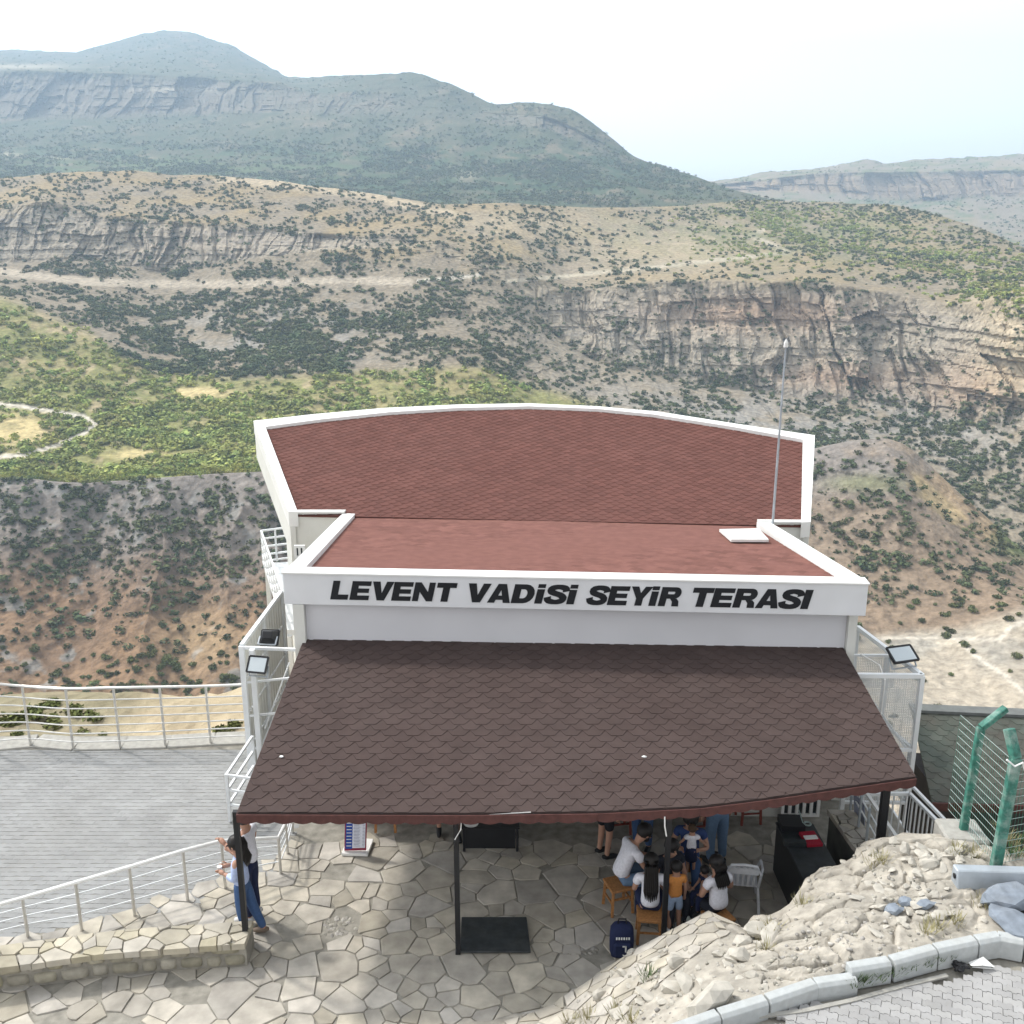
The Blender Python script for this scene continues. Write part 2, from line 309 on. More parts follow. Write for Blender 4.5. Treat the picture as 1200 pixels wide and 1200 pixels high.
# peak and the long mountain in front of it
def c1(PX, PY, P, CL, fl, st, gl):
    c = np.broadcast_to(np.array((.10,.098,.055)), P.shape).copy()
    n = fbm(P[...,0]/50, P[...,2]/22, P[...,1]/70, 5, 5); v = fbm(P[...,0]/22, P[...,1]/30, P[...,2]/16, 5, 6)
    c = mixc(c, (.22,.17,.11), sst(.0, .5, n)*.7); c = mixc(c, (.20,.165,.125), CL)
    green = np.clip(blob(PX, PY, 120, 200, 400, 28) + blob(PX, PY, 560, 205, 260, 30) + .35, 0, 1)
    c = mixc(c, DGREEN, sst(-.2, .12, v)*green*(1-CL*.8)*.9)
    c = mixc(c, GREEN, blob(PX, PY, 180, 196, 300, 15)*sst(-.3,.2,v)*.8)
    for bx, by, rx, ry in ((210,105,60,3),(20,78,60,3),(545,205,12,5),(10,181,16,2),(70,185,12,2)): c = mixc(c, (.5,.43,.31), blob(PX, PY, bx, by, rx, ry)*.7)
    return c
mid = layer('long_mountain', [
  ([(-190,66),(0,58),(90,61),(130,50),(165,40),(195,35),(225,38),(250,46),(272,53),(300,70),(340,91),(400,88),(480,85),(510,91),(545,107),(580,125),(605,120),(645,121),(675,130),(700,148),(722,166),(740,182),(790,198),(850,218),(900,233),(1000,246)],
   [(-190,3900),(250,3700),(335,3300),(350,2500),(480,2250),(600,2000),(720,1800),(850,1550),(1000,1300)], 0),
  ([(-190,84),(0,82),(130,86),(250,92),(330,98),(360,110),(480,108),(560,132),(600,135),(640,134),(700,165),(760,196),(850,224),(1000,252)],
   [(-190,2500),(250,2400),(350,2250),(480,2150),(600,1960),(720,1760),(850,1500),(1000,1250)], [(-190,1),(240,1),(330,.7),(440,.35),(560,.1),(600,.6),(640,.7),(720,.4),(760,0)]),
  ([(-190,150),(0,143),(130,140),(250,136),(330,132),(420,138),(560,146),(600,148),(640,150),(700,178),(760,205),(850,228),(1000,256)],
   [(-190,2300),(250,2280),(350,2120),(480,2000),(600,1880),(720,1700),(850,1450),(1000,1200)], 0),
  ([(-190,178),(0,176),(200,182),(350,190),(560,205),(700,215),(850,236),(1000,262)], [(-190,1900),(200,1850),(480,1650),(720,1450),(850,1300),(1000,1150)], 0),
  ([(-190,245),(0,235),(300,240),(560,262),(850,262),(1000,275)], [(-190,1180),(300,1150),(560,1080),(850,1180),(1000,1120)], 0)],
  [26, 34, 26, 30], c1, 1.1, 31, 1.8, xr=(-190,1000), back=3, ws=3.0)
# plateau with the two cliff bands and the valley floor
def c2(PX, PY, P, CL, fl, st, gl):
    X, Y, Z = P[...,0], P[...,1], P[...,2]
    c = np.broadcast_to(np.array(GREYR), P.shape).copy()
    n = fbm(X/30, Y/30, Z/18, 5, 15); v = fbm(X/10, Y/12, Z/9, 4, 16)
    upper = 1 - sst(-10, 25, PY - ip([(0,250),(500,300),(620,330),(850,330),(1050,345),(1200,372)], PX))
    c = mixc(c, TAN, upper*sst(-.4,.4,n)*.9)
    stc = vnoise(X/200, Z/2.2, None, 91)*.5+.5
    c = mixc(c, CLIFF, CL); c = mixc(c, (.24,.215,.185), CL*sst(.55,.8,stc)*.7)
    c = mixc(c, PINK, CL*np.clip(blob(PX,PY,890,365,130,26)+blob(PX,PY,980,445,90,22)+blob(PX,PY,1150,460,60,40)+.2*blob(PX,PY,220,280,200,30),0,1)*.8)
    # sunlight on the tops painted into the ground colour; also bare patches
    c = mixc(c, (.46,.37,.25), seg(PX, PY, [(255,209),(330,216),(420,228),(480,240),(530,252)], 5)*.9)
    c = mixc(c, (.42,.34,.23), np.clip(blob(PX,PY,790,290,110,34)+blob(PX,PY,620,262,90,16)+blob(PX,PY,1180,355,40,22),0,1)*.75)
    c = mixc(c, (.50,.40,.26), blob(PX,PY,1190,410,45,70)*.7)  # sunlit face of the right promontory, painted in as lighter tan
    c = mixc(c, (.47,.41,.31), seg(PX, PY, [(590,330),(660,324),(740,316),(830,306),(925,296),(900,284),(880,276),(905,264)], 2.2)*.9)
    c = mixc(c, PATH, seg(PX, PY, [(490,329),(540,325),(562,322)], 2)*.8)
    c = mixc(c, (.46,.39,.30), seg(PX, PY, [(-190,312),(0,318),(100,330),(200,333),(300,332),(400,328),(480,330)], 4.5)*.75*sst(-.8,.0,n))
    c = mixc(c, (.29,.275,.25), np.clip(blob(PX,PY,330,390,140,40)+blob(PX,PY,820,500,200,50)+blob(PX,PY,1080,520,130,50),0,1)*sst(-.3,.3,v)*.8)
    # valley floor
    edge = ip([(-190,330),(0,345),(100,388),(180,436),(300,442),(400,436),(560,428),(620,450),(700,470),(800,510),(1000,560),(1392,800)], PX) + 5*n
    fl_ = sst(-6, 10, PY - edge)*(1 - sst(660,840,PX))
    c = mixc(c, (.30,.255,.12), fl_); c = mixc(c, (.17,.20,.055), fl_*sst(-.25,.2,n+.35*v)*.5)
    c = mixc(c, (.42,.33,.20), fl_*sst(.30,.55,fbm(X/12,Y/22,None,4,77))*.8)
    c = mixc(c, GOLD, np.clip(blob(PX,PY,18,503,46,20,4)+blob(PX,PY,232,460,42,7,4)+.7*blob(PX,PY,160,532,42,8,4)+.6*blob(PX,PY,250,545,60,7,4),0,1)*fl_*sst(-.7,-.1,v))
    c = mixc(c, PATH, seg(PX, PY, [(-60,468),(10,474),(58,481),(98,488),(112,497),(98,508),(70,520),(30,533),(-60,540)], 2.6)*.95)
    c = mixc(c, (.20,.25,.07), sst(545,556,PY)*fl_*(1-sst(330,420,PX))*.8)
    plat = upper*blob(PX,PY,950,270,230,40)
    c = mixc(c, (.185,.19,.085), plat*sst(-.3,.2,v)*.8)
    return c
val = layer('plateau_and_valley', [
  ([(-190,228),(0,209),(60,203),(110,201),(160,200),(200,206),(240,205),(330,213),(420,225),(520,240),(600,238),(700,243),(800,241),(870,234),(930,237),(1000,238),(1050,240),(1100,252),(1150,268),(1200,290),(1392,350)],
   [(-190,1000),(300,950),(520,900),(700,930),(870,1130),(1000,1130),(1100,1000),(1200,900),(1392,800)], 0),
  ([(-190,262),(0,247),(60,232),(100,252),(200,258),(300,268),(400,276),(500,278),(600,306),(660,345),(700,338),(750,331),(850,330),(950,330),(1050,345),(1120,360),(1150,352),(1200,346),(1392,380)],
   [(-190,840),(0,830),(300,790),(500,770),(600,740),(700,710),(850,700),(1000,690),(1120,650),(1160,600),(1200,570),(1392,520)], [(-190,1),(0,1),(380,1),(460,.4),(560,.1),(640,.5),(700,1),(1392,1)]),
  ([(-190,315),(0,308),(100,305),(200,320),(300,302),(400,292),(500,292),(600,335),(650,395),(700,425),(800,445),(900,462),(1000,478),(1100,492),(1200,505),(1392,560)],
   [(-190,795),(0,790),(300,755),(500,750),(600,715),(700,655),(850,640),(1000,615),(1120,590),(1200,540),(1392,480)], [(-190,0),(560,0),(620,.35),(1392,.25)]),
  ([(-190,345),(0,350),(100,395),(200,440),(300,443),(400,436),(560,430),(600,455),(700,495),(800,520),(900,540),(1000,560),(1100,600),(1200,645),(1392,700)],
   [(-190,640),(0,630),(100,590),(200,560),(400,560),(560,570),(700,520),(900,500),(1000,490),(1100,470),(1200,450),(1392,420)], 0),
  ([(-190,566),(0,563),(100,569),(200,563),(300,556),(350,553),(500,575),(700,610),(900,630),(1100,660),(1200,680),(1392,730)],
   [(-190,405),(300,405),(600,420),(1200,430),(1392,400)], 0)], [38, 80, 60, 74], c2, 1.0, 51, 1.0, back=1)
# near gorge wall: brown slope on the left, brown hill and dry flat on the right
def c3(PX, PY, P, CL, fl, st, gl):
    X, Y, Z = P[...,0], P[...,1], P[...,2]
    n = fbm(X/22, Y/22, Z/16, 5, 61); v = fbm(X/6, Y/6, Z/5, 4, 62)
    c = np.broadcast_to(np.array(BROWN), P.shape).copy()
    c = mixc(c, (.23,.21,.19), (1-sst(590,720,PY + 60*n))*.85)
    low = sst(640,790,PY)*(1-sst(500,800,PX))
    c = mixc(c, ORANGE, low*sst(-.3,.4,n)*.6); c = mixc(c, (.42,.31,.18), blob(PX,PY,240,750,50,40)*.5)
    c = mixc(c, (.25,.24,.22), sst(.25,.45,fbm(X/9,Y/9,Z/12,4,63))*.8*(1-sst(900,960,PX)))
    rt = sst(880,960,PX)
    c = mixc(c, (.26,.195,.135), rt*sst(560,600,PY)*.8)
    c = mixc(c, (.38,.27,.16), rt*seg(PX, PY, [(1000,516),(1045,520),(1090,560),(1110,590),(1160,620)], 17)*sst(-.5,.2,n)*.85)
    c = mixc(c, (.48,.36,.19), rt*seg(PX, PY, [(1070,565),(1100,590),(1125,612)], 10)*sst(-.4,.1,v)*.8)
    c = mixc(c, (.19,.20,.085), rt*blob(PX,PY,1015,566,50,11,3)*.6); c = mixc(c, (.15,.2,.06), rt*blob(PX,PY,1205,632,40,22,4)*.9)
    flat = rt*sst(-8, 14, PY - ip([(900,700),(1000,745),(1050,742),(1120,735),(1200,712),(1392,690)], PX))
    c = mixc(c, (.40,.345,.27), flat); c = mixc(c, (.30,.28,.24), flat*sst(.05,.35,n)*.7)
    c = mixc(c, (.52,.45,.35), flat*sst(-.1,.4,v)*blob(PX,PY,1100,750,140,12)); c = mixc(c, PATH, np.clip(seg(PX,PY,[(1125,752),(1145,770),(1175,790),(1215,822)],2.6)+seg(PX,PY,[(1172,748),(1185,735),(1215,722)],2.6)+seg(PX,PY,[(1010,748),(1080,747),(1172,750)],1.8),0,1)*flat*.7)
    return c
gor = layer('gorge_slope', [
  ([(-190,562),(0,560),(100,566),(200,560),(300,553),(350,550),(600,560),(800,555),(900,540),(955,528),(1000,519),(1040,513),(1062,522),(1085,542),(1120,575),(1160,610),(1200,648),(1392,800)],
   [(-190,402),(300,402),(600,410),(900,420),(1040,420),(1120,400),(1200,385),(1392,340)], 0),
  ([(-190,800),(0,800),(300,800),(600,770),(900,735),(1000,745),(1050,742),(1120,735),(1200,712),(1392,810)],
   [(-190,310),(300,310),(600,305),(900,305),(1040,305),(1200,312),(1392,300)], 0),
  ([(-190,900),(300,900),(600,900),(900,870),(1392,880)], [(-190,275),(300,275),(600,250),(900,228),(1392,225)], 0),
  ([(-190,1050),(1392,1050)], [(-190,215),(1392,170)], 0)], [110, 60, 20], c3, .9, 71, 1.5, back=.25)

# ------------------------------------------------------------------ bushes on the hills
def ico(sub):
    bm = bmesh.new(); bmesh.ops.create_icosphere(bm, subdivisions=sub, radius=1)
    v = np.array([q.co[:] for q in bm.verts]); f = np.array([[q.index for q in p.verts] for p in bm.faces]); bm.free(); return v, f
IV, IF = ico(2); IV1, IF1 = ico(1)
def leaf_tpl(nl, seed):
    r = np.random.default_rng(seed); d = r.normal(size=(nl,3)); d /= np.linalg.norm(d,axis=1)[:,None]; lob = r.uniform(-.45,.45,(4,3)); lob[:,2] = r.uniform(-.1,.4,4)
    c = lob[r.integers(0,4,nl)] + d*r.uniform(.45,.75,(nl,1)); c[:,2] = np.maximum(c[:,2]*.9,-.35); a = r.normal(size=(nl,3)); a -= d*(a*d).sum(1)[:,None]*.7; a /= np.linalg.norm(a,axis=1)[:,None]; b_ = np.cross(a, d); s = r.uniform(.22,.46,(nl,1))
    return np.stack([c-a*s-b_*s*.5, c+b_*s*.8, c+a*s, c-b_*s*.7],1).reshape(-1,3)
TPL = [leaf_tpl(34, 900+k) for k in range(10)]; TPLF = np.arange(34*4).reshape(-1,4)
TPS = [leaf_tpl(14, 950+k) for k in range(10)]; TPSF = np.arange(14*4).reshape(-1,4)
def batch(name, pts, rad, m, label, lo=False):
    n = len(pts)
    if not n: return
    if name == 'rubble':
        V0, F0 = IV1, IF1; dis = 1 + rng.uniform(-.25,.25,(n,len(V0),1)); V = V0[None]*dis; k = 3
    else:
        T_, F0 = (TPS, TPSF) if lo else (TPL, TPLF); V = np.stack(T_)[rng.integers(0,10,n)]; k = 4
    a = rng.uniform(0, 6.28, n); s = np.stack([rad*rng.uniform(.85,1.5,n), rad*rng.uniform(.8,1.2,n), rad*rng.uniform(.6,.95,n)], -1); V = V*s[:,None]
    ca, sa = np.cos(a)[:,None], np.sin(a)[:,None]
    V = np.stack([V[...,0]*ca - V[...,1]*sa, V[...,0]*sa + V[...,1]*ca, V[...,2]], -1) + pts[:,None]; V[...,2] += (rad*.3)[:,None]
    Fq = F0[None] + (np.arange(n)*V.shape[1])[:,None,None]
    o = npmesh(name, V.reshape(-1,3), Fq.reshape(-1,k), m, k, smooth=False); kind(o, 'stuff', label); return o
def sample(L, n, dens):
    P, PX, PY = L['P'], L['PX'], L['PY']; out = []
    area = np.abs(np.diff(PY, axis=0))[:, :-1]*DX; wgt = area*dens(PX[:-1,:-1], PY[:-1,:-1], P[:-1,:-1], L['CL'][:-1,:-1]); wgt = np.maximum(wgt, 0)
    tot = wgt.sum(); k = rng.choice(wgt.size, n, p=(wgt/tot).ravel()); i, j = np.unravel_index(k, wgt.shape)
    a, b = rng.random(n)[:,None], rng.random(n)[:,None]
    p = P[i,j]*(1-a)*(1-b) + P[i+1,j]*a*(1-b) + P[i,j+1]*(1-a)*b + P[i+1,j+1]*a*b
    return p, PX[i,j], PY[i,j]
def d_mid(PX, PY, P, CL): return (fbm(P[...,0]/50,P[...,1]/60,P[...,2]/40,4,6)+.35).clip(0)*(1-CL*.85)*(.25+blob(PX,PY,120,205,420,30)+1.3*blob(PX,PY,600,200,280,32))
p, _, _ = sample(mid, 16000, d_mid); batch('scrub', p, rng.uniform(1.5, 4.2, len(p)), M_bush_s, 'dark scrub scattered over the long hazy mountain', True)
p, _, _ = sample(far, 3000, lambda PX,PY,P,CL: (1-CL*.9)*(fbm(P[...,0]/60,P[...,1]/60,None,4,8)+.3).clip(0)); batch('scrub', p, rng.uniform(1.8, 4, len(p)), M_bush_s, 'scrub on the far hazy range at the right', True)
edge_poly = [(-190,330),(0,345),(100,388),(180,436),(300,442),(400,436),(560,428),(620,455),(700,480),(800,515),(1000,565),(1392,800)]
def d_talus(PX, PY, P, CL):
    e = PY - ip(edge_poly, PX); n = fbm(P[...,0]/20,P[...,1]/22,P[...,2]/14,4,101)
    up = 1 - sst(-5, 20, PY - ip([(0,250),(500,300),(620,330),(850,330),(1050,345),(1200,372)], PX))
    base = (1-sst(-4,6,e)*(1-sst(560,720,PX)))*(1-CL*.8)
    f = .45 + 1.2*blob(PX,PY,250,410,200,45) + .7*blob(PX,PY,200,320,220,20) + .8*blob(PX,PY,1000,240,150,14)+.5*blob(PX,PY,850,520,200,60) - .5*up*blob(PX,PY,790,290,110,34)
    return base*(n*1.9+.55).clip(0)*f.clip(.08)*(1-seg(PX,PY,[(-190,312),(0,320),(100,330),(200,333),(300,332),(400,328),(480,330)],7)*.93)
p, px_, py_ = sample(val, 21000, d_talus)
batch('shrubs', p, rng.uniform(.5, 1, len(p))**2*2.3 + .12, M_bush_s, 'dark shrubs dotting the plateau slopes and screes')
def d_floor(PX, PY, P, CL):
    e = PY - ip(edge_poly, PX); n = fbm(P[...,0]/16,P[...,1]/20,None,4,111)
    bare = np.clip(blob(PX,PY,18,503,50,20,4)+blob(PX,PY,232,460,38,6,4)+seg(PX,PY,[(-60,468),(10,474),(58,481),(98,488),(112,497),(98,508),(70,520),(30,533),(-60,540)],4)+.8*blob(PX,PY,160,532,38,7,4),0,1)
    return sst(-4,6,e)*(1-sst(680,860,PX))*(n+.45).clip(0)*(1-bare)*(.55+.9*sst(430,520,PY))
pt, ptx, pty = sample(val, 7500, d_floor)
pu, pux, puy = sample(val, 2800, lambda PX,PY,P,CL: np.exp(-((PY-ip([(600,262),(1000,270),(1200,330)],PX))/30)**2)*sst(760,880,PX)*(fbm(P[...,0]/20,P[...,1]/40,None,4,121)+.35).clip(0))
batch('low_trees', pu, rng.uniform(1.0,2.3,len(pu)), M_bush_t, 'green trees on the far plateau top')
def d_gorge(PX, PY, P, CL):
    n = fbm(P[...,0]/13,P[...,1]/13,P[...,2]/10,4,131); l = 1-sst(860,940,PX)
    left = l*(1.25-.95*sst(590,760,PY-.1*PX+20*n))*(n+.55).clip(0)
    right = sst(900,950,PX)*(1-sst(690,735,PY))*(n+.4).clip(0)*(1-seg(PX,PY,[(1000,518),(1045,522),(1090,560),(1125,600)],18)*.8)
    return (left + right*.95 + .02*sst(900,950,PX))*1.0
ps, psx, psy = sample(gor, 7000, d_gorge)
# ------------------------------------------------------------------ leafy individuals, shared meshes
def leafy(name, m, n, seed, flat=.75, lf=.2):
    r = np.random.default_rng(seed); V = []; Fq = []
    lobes = [(r.uniform(-.5,.5), r.uniform(-.5,.5), r.uniform(.1,.75), r.uniform(.45,.7)) for _ in range(6)]
    for k in range(n):
        cx, cy, cz, lr = lobes[r.integers(6)]; d = r.normal(size=3); d /= np.linalg.norm(d); rr = lr*r.uniform(.55,1.05)
        c = np.array([cx, cy, cz*flat]) + d*rr*np.array([1,1,.8]); c[2] = max(c[2], -.1)
        a = r.normal(size=3); a /= np.linalg.norm(a); b = np.cross(a, d + r.normal(size=3)*.5); b /= np.linalg.norm(b)+1e-9; s = lf*r.uniform(.6,1.4)
        i = len(V); V += [c-a*s-b*s*.4, c+b*s*.7, c+a*s, c-b*s*.5]; Fq.append((i,i+1,i+2,i+3))
    base_v, base_f = ico(2)
    me = bpy.data.meshes.new(name); me.from_pydata([tuple(q) for q in V], [], Fq)
    me.materials.append(m); return me
SH = [leafy('shrub', M_shrub, 240, 200+k) for k in range(6)]
TR = [leafy('tree', M_tree, 300, 300+k, 1.1, .19) for k in range(6)]
def individuals(P, PXa, lim, meshes, name, labelf, cat, rlo, rhi):
    d = P[:,1]; order = np.argsort(d); keep = order[:lim]; rest = order[lim:]
    for k in keep:
        me = meshes[random.randrange(len(meshes))]; o = bpy.data.objects.new(name, me); COL.objects.link(o)
        s = random.uniform(rlo, rhi); o.location = P[k]; o.rotation_euler = (0,0,random.uniform(0,6.28)); o.scale = (s*random.uniform(.9,1.3), s, s*random.uniform(.75,1.0))
        lab, grp = labelf(PXa[k], P[k]); tag(o, lab, cat, grp)
    return rest
inL = (psx > -120) & (psx < 345) & (psy < 815) | (psx > 945) & (psx < 1290)
hid = ps[~inL]; ps, psx, psy = ps[inL], psx[inL], psy[inL]
batch('shrubs', hid, rng.uniform(.6,1.8,len(hid)), M_bush_s, 'dark shrubs on the gorge slope beyond the building')
rest = individuals(ps, psx, 290, SH, 'shrub', lambda x, q: ('small dark shrub growing on the brown gorge slope left of the terrace building', 'shrubs on the left gorge slope') if x < 600 else ('small dark shrub growing on the brown hill right of the terrace building', 'shrubs on the right gorge hill'), 'shrub', .8, 1.9)
batch('shrubs', ps[rest], rng.uniform(.45,1,len(rest))**2*2.0+.1, M_bush_s, 'more dark shrubs covering the upper gorge slope')
vis = (ptx > 0) & (ptx < 700)
near_i = np.where(vis)[0]; oth = np.where(~vis)[0]
rest = individuals(pt[near_i], ptx[near_i], 290, TR, 'tree', lambda x, q: ('low green tree on the flat valley floor beyond the gorge edge', 'low trees on the valley floor'), 'tree', 1.3, 2.4)
pr = np.concatenate([pt[near_i][rest], pt[oth]])
batch('low_trees', pr, rng.uniform(1.1,2.6,len(pr)), M_bush_t, 'low green trees carpeting the valley floor')

# ------------------------------------------------------------------ haze
o = MB(); o.box((0, 2600, 320), (9000, 5600, 1020))
hz = o.build('haze', M_white); hz.data.materials.clear()
hm = bpy.data.materials.new('haze'); hm.use_nodes = True; hn = hm.node_tree.nodes; hn.remove(hn['Principled BSDF'])
pv = hn.new('ShaderNodeVolumePrincipled'); pv.inputs['Color'].default_value = (.58,.765,.97,1); pv.inputs['Density'].default_value = HAZE; pv.inputs['Anisotropy'].default_value = .2
hm.node_tree.links.new(pv.outputs[0], hn['Material Output'].inputs['Volume']); hz.data.materials.append(hm); kind(hz, 'stuff')
# ================================================================== NEAR GROUND
def grid_ground(name, x0, x1, y0, y1, nx, ny, hf, cf, m):
    X, Y = np.meshgrid(np.linspace(x0,x1,nx), np.linspace(y0,y1,ny)); Z = hf(X, Y); V = np.stack([X,Y,Z],-1)
    idx = np.arange(nx*ny).reshape(ny,nx); Fq = np.stack([idx[:-1,:-1], idx[:-1,1:], idx[1:,1:], idx[1:,:-1]],-1).reshape(-1,4)
    o = npmesh(name, V.reshape(-1,3), Fq, m); c = cf(X,Y,Z); at = o.data.color_attributes.new('albedo','FLOAT_COLOR','POINT')
    at.data.foreach_set('color', np.concatenate([c.reshape(-1,3), np.ones((nx*ny,1))],-1).astype(np.float32).ravel()); return kind(o)
def h_hill(X, Y):
    lip = 18.3 - 9*sst(6.3, 8.0, X) + .3*np.sin(X*.9)
    t = Y - lip
    z = -.25 - .30*sst(0,1.2,t) - .12*t.clip(0,4.5) - .62*(t-4.5 + 1.2*fbm(X/5,Y/5,None,3,7)).clip(0)
    z = z - 2.6*sst(6.3, 7.6, X)
    z = z + (.45*fbm(X/2.5, Y/2.5, None, 4, 5) + .16*(np.floor(4*fbm(X/2.2+Y/1.5,Y/2,None,4,15))/2))*sst(.3,1.5,t) + 2.5*fbm(X/18, Y/18, None, 4, 6)*sst(5,30,t)
    return np.maximum(z, -160)
def c_hill(X, Y, Z):
    c = np.broadcast_to(np.array((.42,.35,.24)), (*X.shape,3)).copy()
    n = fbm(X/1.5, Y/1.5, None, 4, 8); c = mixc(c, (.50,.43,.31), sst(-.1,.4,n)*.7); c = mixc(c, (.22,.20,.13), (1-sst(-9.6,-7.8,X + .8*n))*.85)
    c = mixc(c, (.36,.29,.2), sst(.1,.3,fbm(X/.6,Y/.35,None,3,9))*.5); return c
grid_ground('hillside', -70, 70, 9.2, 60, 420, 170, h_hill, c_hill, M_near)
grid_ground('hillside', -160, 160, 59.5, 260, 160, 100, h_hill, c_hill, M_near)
# flat base of the terrace
b = MB(); b.prism([(-40,-12,-.029),(1.0,-12,-.029),(6.6,8.8,-.029),(6.6,18.2,-.029),(-4,18.35,-.029),(-12,18.3,-.029),(-40,18.9,-.029)], (0,0,-1.2)); kind(b.build('ground', M_mortar))

def clip(poly, a, b_, c):                      # keep a*x+b*y<=c
    out = []
    for i in range(len(poly)):
        p, q = poly[i], poly[(i+1) % len(poly)]; dp, dq = a*p[0]+b_*p[1]-c, a*q[0]+b_*q[1]-c
        if dp <= 0: out.append(p)
        if (dp < 0 < dq) or (dq < 0 < dp): t = dp/(dp-dq); out.append((p[0]+(q[0]-p[0])*t, p[1]+(q[1]-p[1])*t))
    return out
def flagstones(region, zf, size, gap, mb, rnd, thick=.03, hj=.008, aniso=1.0, keepf=None, drop=0.03):
    xs_, ys_ = [p[0] for p in region], [p[1] for p in region]; pts = []
    x0, x1, y0, y1 = min(xs_), max(xs_), min(ys_), max(ys_); tries = int((x1-x0)*(y1-y0)/(size*size)*14)
    for _ in range(tries):
        p = (rnd.uniform(x0,x1), rnd.uniform(y0,y1)); s = size*rnd.choice((.28,.4,.6,.85,1.05))*.72
        if all(((p[0]-q[0])/aniso)**2+(p[1]-q[1])**2 > (s*.5+q[2]*.5)**2 for q in pts): pts.append((*p, s))
    for p in pts:
        if rnd.random() < drop: continue
        if keepf and not keepf(p[0], p[1]): continue
        L = size*1.6; poly = [(p[0]-L,p[1]-L),(p[0]+L,p[1]-L),(p[0]+L,p[1]+L),(p[0]-L,p[1]+L)]
        for q in pts:
            if q is p: continue
            dx, dy = q[0]-p[0], q[1]-p[1]; d2 = dx*dx+dy*dy
            if d2 > (2.4*size)**2: continue
            d = math.sqrt(d2); w1 = .5 + .30*(p[2]-q[2])/(p[2]+q[2])
            hsh = math.sin((p[0]+q[0])*127.1+(p[1]+q[1])*311.7)*43758.5; jt = ((hsh-math.floor(hsh))-.5)*.55; nx_, ny_ = dx/d, dy/d; nx_, ny_ = nx_*math.cos(jt)-ny_*math.sin(jt), nx_*math.sin(jt)+ny_*math.cos(jt)
            poly = clip(poly, nx_, ny_, (p[0]+dx*w1)*nx_+(p[1]+dy*w1)*ny_ - gap*rnd.uniform(.25,1.1))
            if len(poly) < 3: break
        n = len(region)
        for i in range(n):
            ax, ay = region[i]; bx, by = region[(i+1) % n]; ex, ey = bx-ax, by-ay; l = math.hypot(ex, ey); nx, ny = ey/l, -ex/l
            if len(poly) >= 3: poly = clip(poly, nx, ny, ax*nx+ay*ny)
        if len(poly) < 3: continue
        fine = []                                # wobble the edges
        for i in range(len(poly)):
            a, c = poly[i], poly[(i+1) % len(poly)]; l = math.hypot(c[0]-a[0], c[1]-a[1])
            if l < .03: continue
            k = max(1, int(l/.16)); fine.append(a)
            for t in range(1, k):
                t /= k; j = rnd.uniform(-.35,.12)*gap; mx, my = a[0]+(c[0]-a[0])*t, a[1]+(c[1]-a[1])*t
                dx, dy = mx-p[0], my-p[1]; dd = math.hypot(dx,dy)+1e-6; fine.append((mx+dx/dd*j, my+dy/dd*j))
        if len(fine) < 3: continue
        h = rnd.uniform(0, hj); tx, ty = rnd.uniform(-.008,.008), rnd.uniform(-.008,.008)
        top = [Vector((x, y, zf(x,y)+thick+h+tx*(x-p[0])+ty*(y-p[1]))) for x, y in fine]
        cen = Vector((p[0],p[1],0)); ins = [Vector((t.x+(cen.x-t.x)*.03, t.y+(cen.y-t.y)*.03, t.z)) for t in top]
        low = [Vector((t.x, t.y, t.z-.008)) for t in top]; bot = [Vector((t.x, t.y, t.z-thick-.05)) for t in top]
        m_ = len(top); mb.raw(ins+low+bot, [tuple(range(m_))] + [(i, m_+i, m_+(i+1)%m_, (i+1)%m_) for i in range(m_)] + [(m_+i, 2*m_+i, 2*m_+(i+1)%m_, m_+(i+1)%m_) for i in range(m_)])
rnd = random.Random(3)
z0 = lambda x, y: -.045
RAILP = [onz(-140,1140,0), onz(33,1098,0), onz(158,1073,0), onz(220,1055,0), onz(262,1036,0), onz(329,1023,0), onz(337,1000,0), onz(338,968,0)]
b = MB()
def inpit(x, y):
    return not (((x+2.55)**2/.09 + (y-12.62)**2/.05) < 1)
railcurve = lambda x: float(np.interp(x, [-12,-7.4,-5.6,-4.8,-4.0,-3.6], [11.6,12.4,12.9,13.25,13.8,14.6]))
patio = [(-11,8.4),(6.3,8.4),(6.3,15.45),(-11,15.45)]
def keep_patio(x, y):
    if not inpit(x, y): return False
    if y > railcurve(x) + (.25 if x > -5.6 else .05): return False
    if x < -3.4 and y < 11.7: return rnd.random() < .8
    return True
flagstones(patio, z0, .62, .012, b, rnd, keepf=keep_patio, drop=.02)
kind(b.build('patio_paving', M_flag))
# broken stones in the bare patches of the patio
b = MB()
for cx, cy, rx, ry, k in ((-2.55,12.62,.34,.2,60),(.9,12.12,.3,.1,40)):
    for _ in range(k):
        a, r_ = rnd.uniform(0,6.28), math.sqrt(rnd.random()); s = rnd.uniform(.02,.05)
        b.ell((cx+math.cos(a)*r_*rx, cy+math.sin(a)*r_*ry, -.035), (s*1.3,s,s*.5), 6, Matrix.Rotation(a,3,'Z'), .25)
kind(b.build('gravel', M_rubble), 'stuff', 'gravel filling the bare patches between the flagstones')
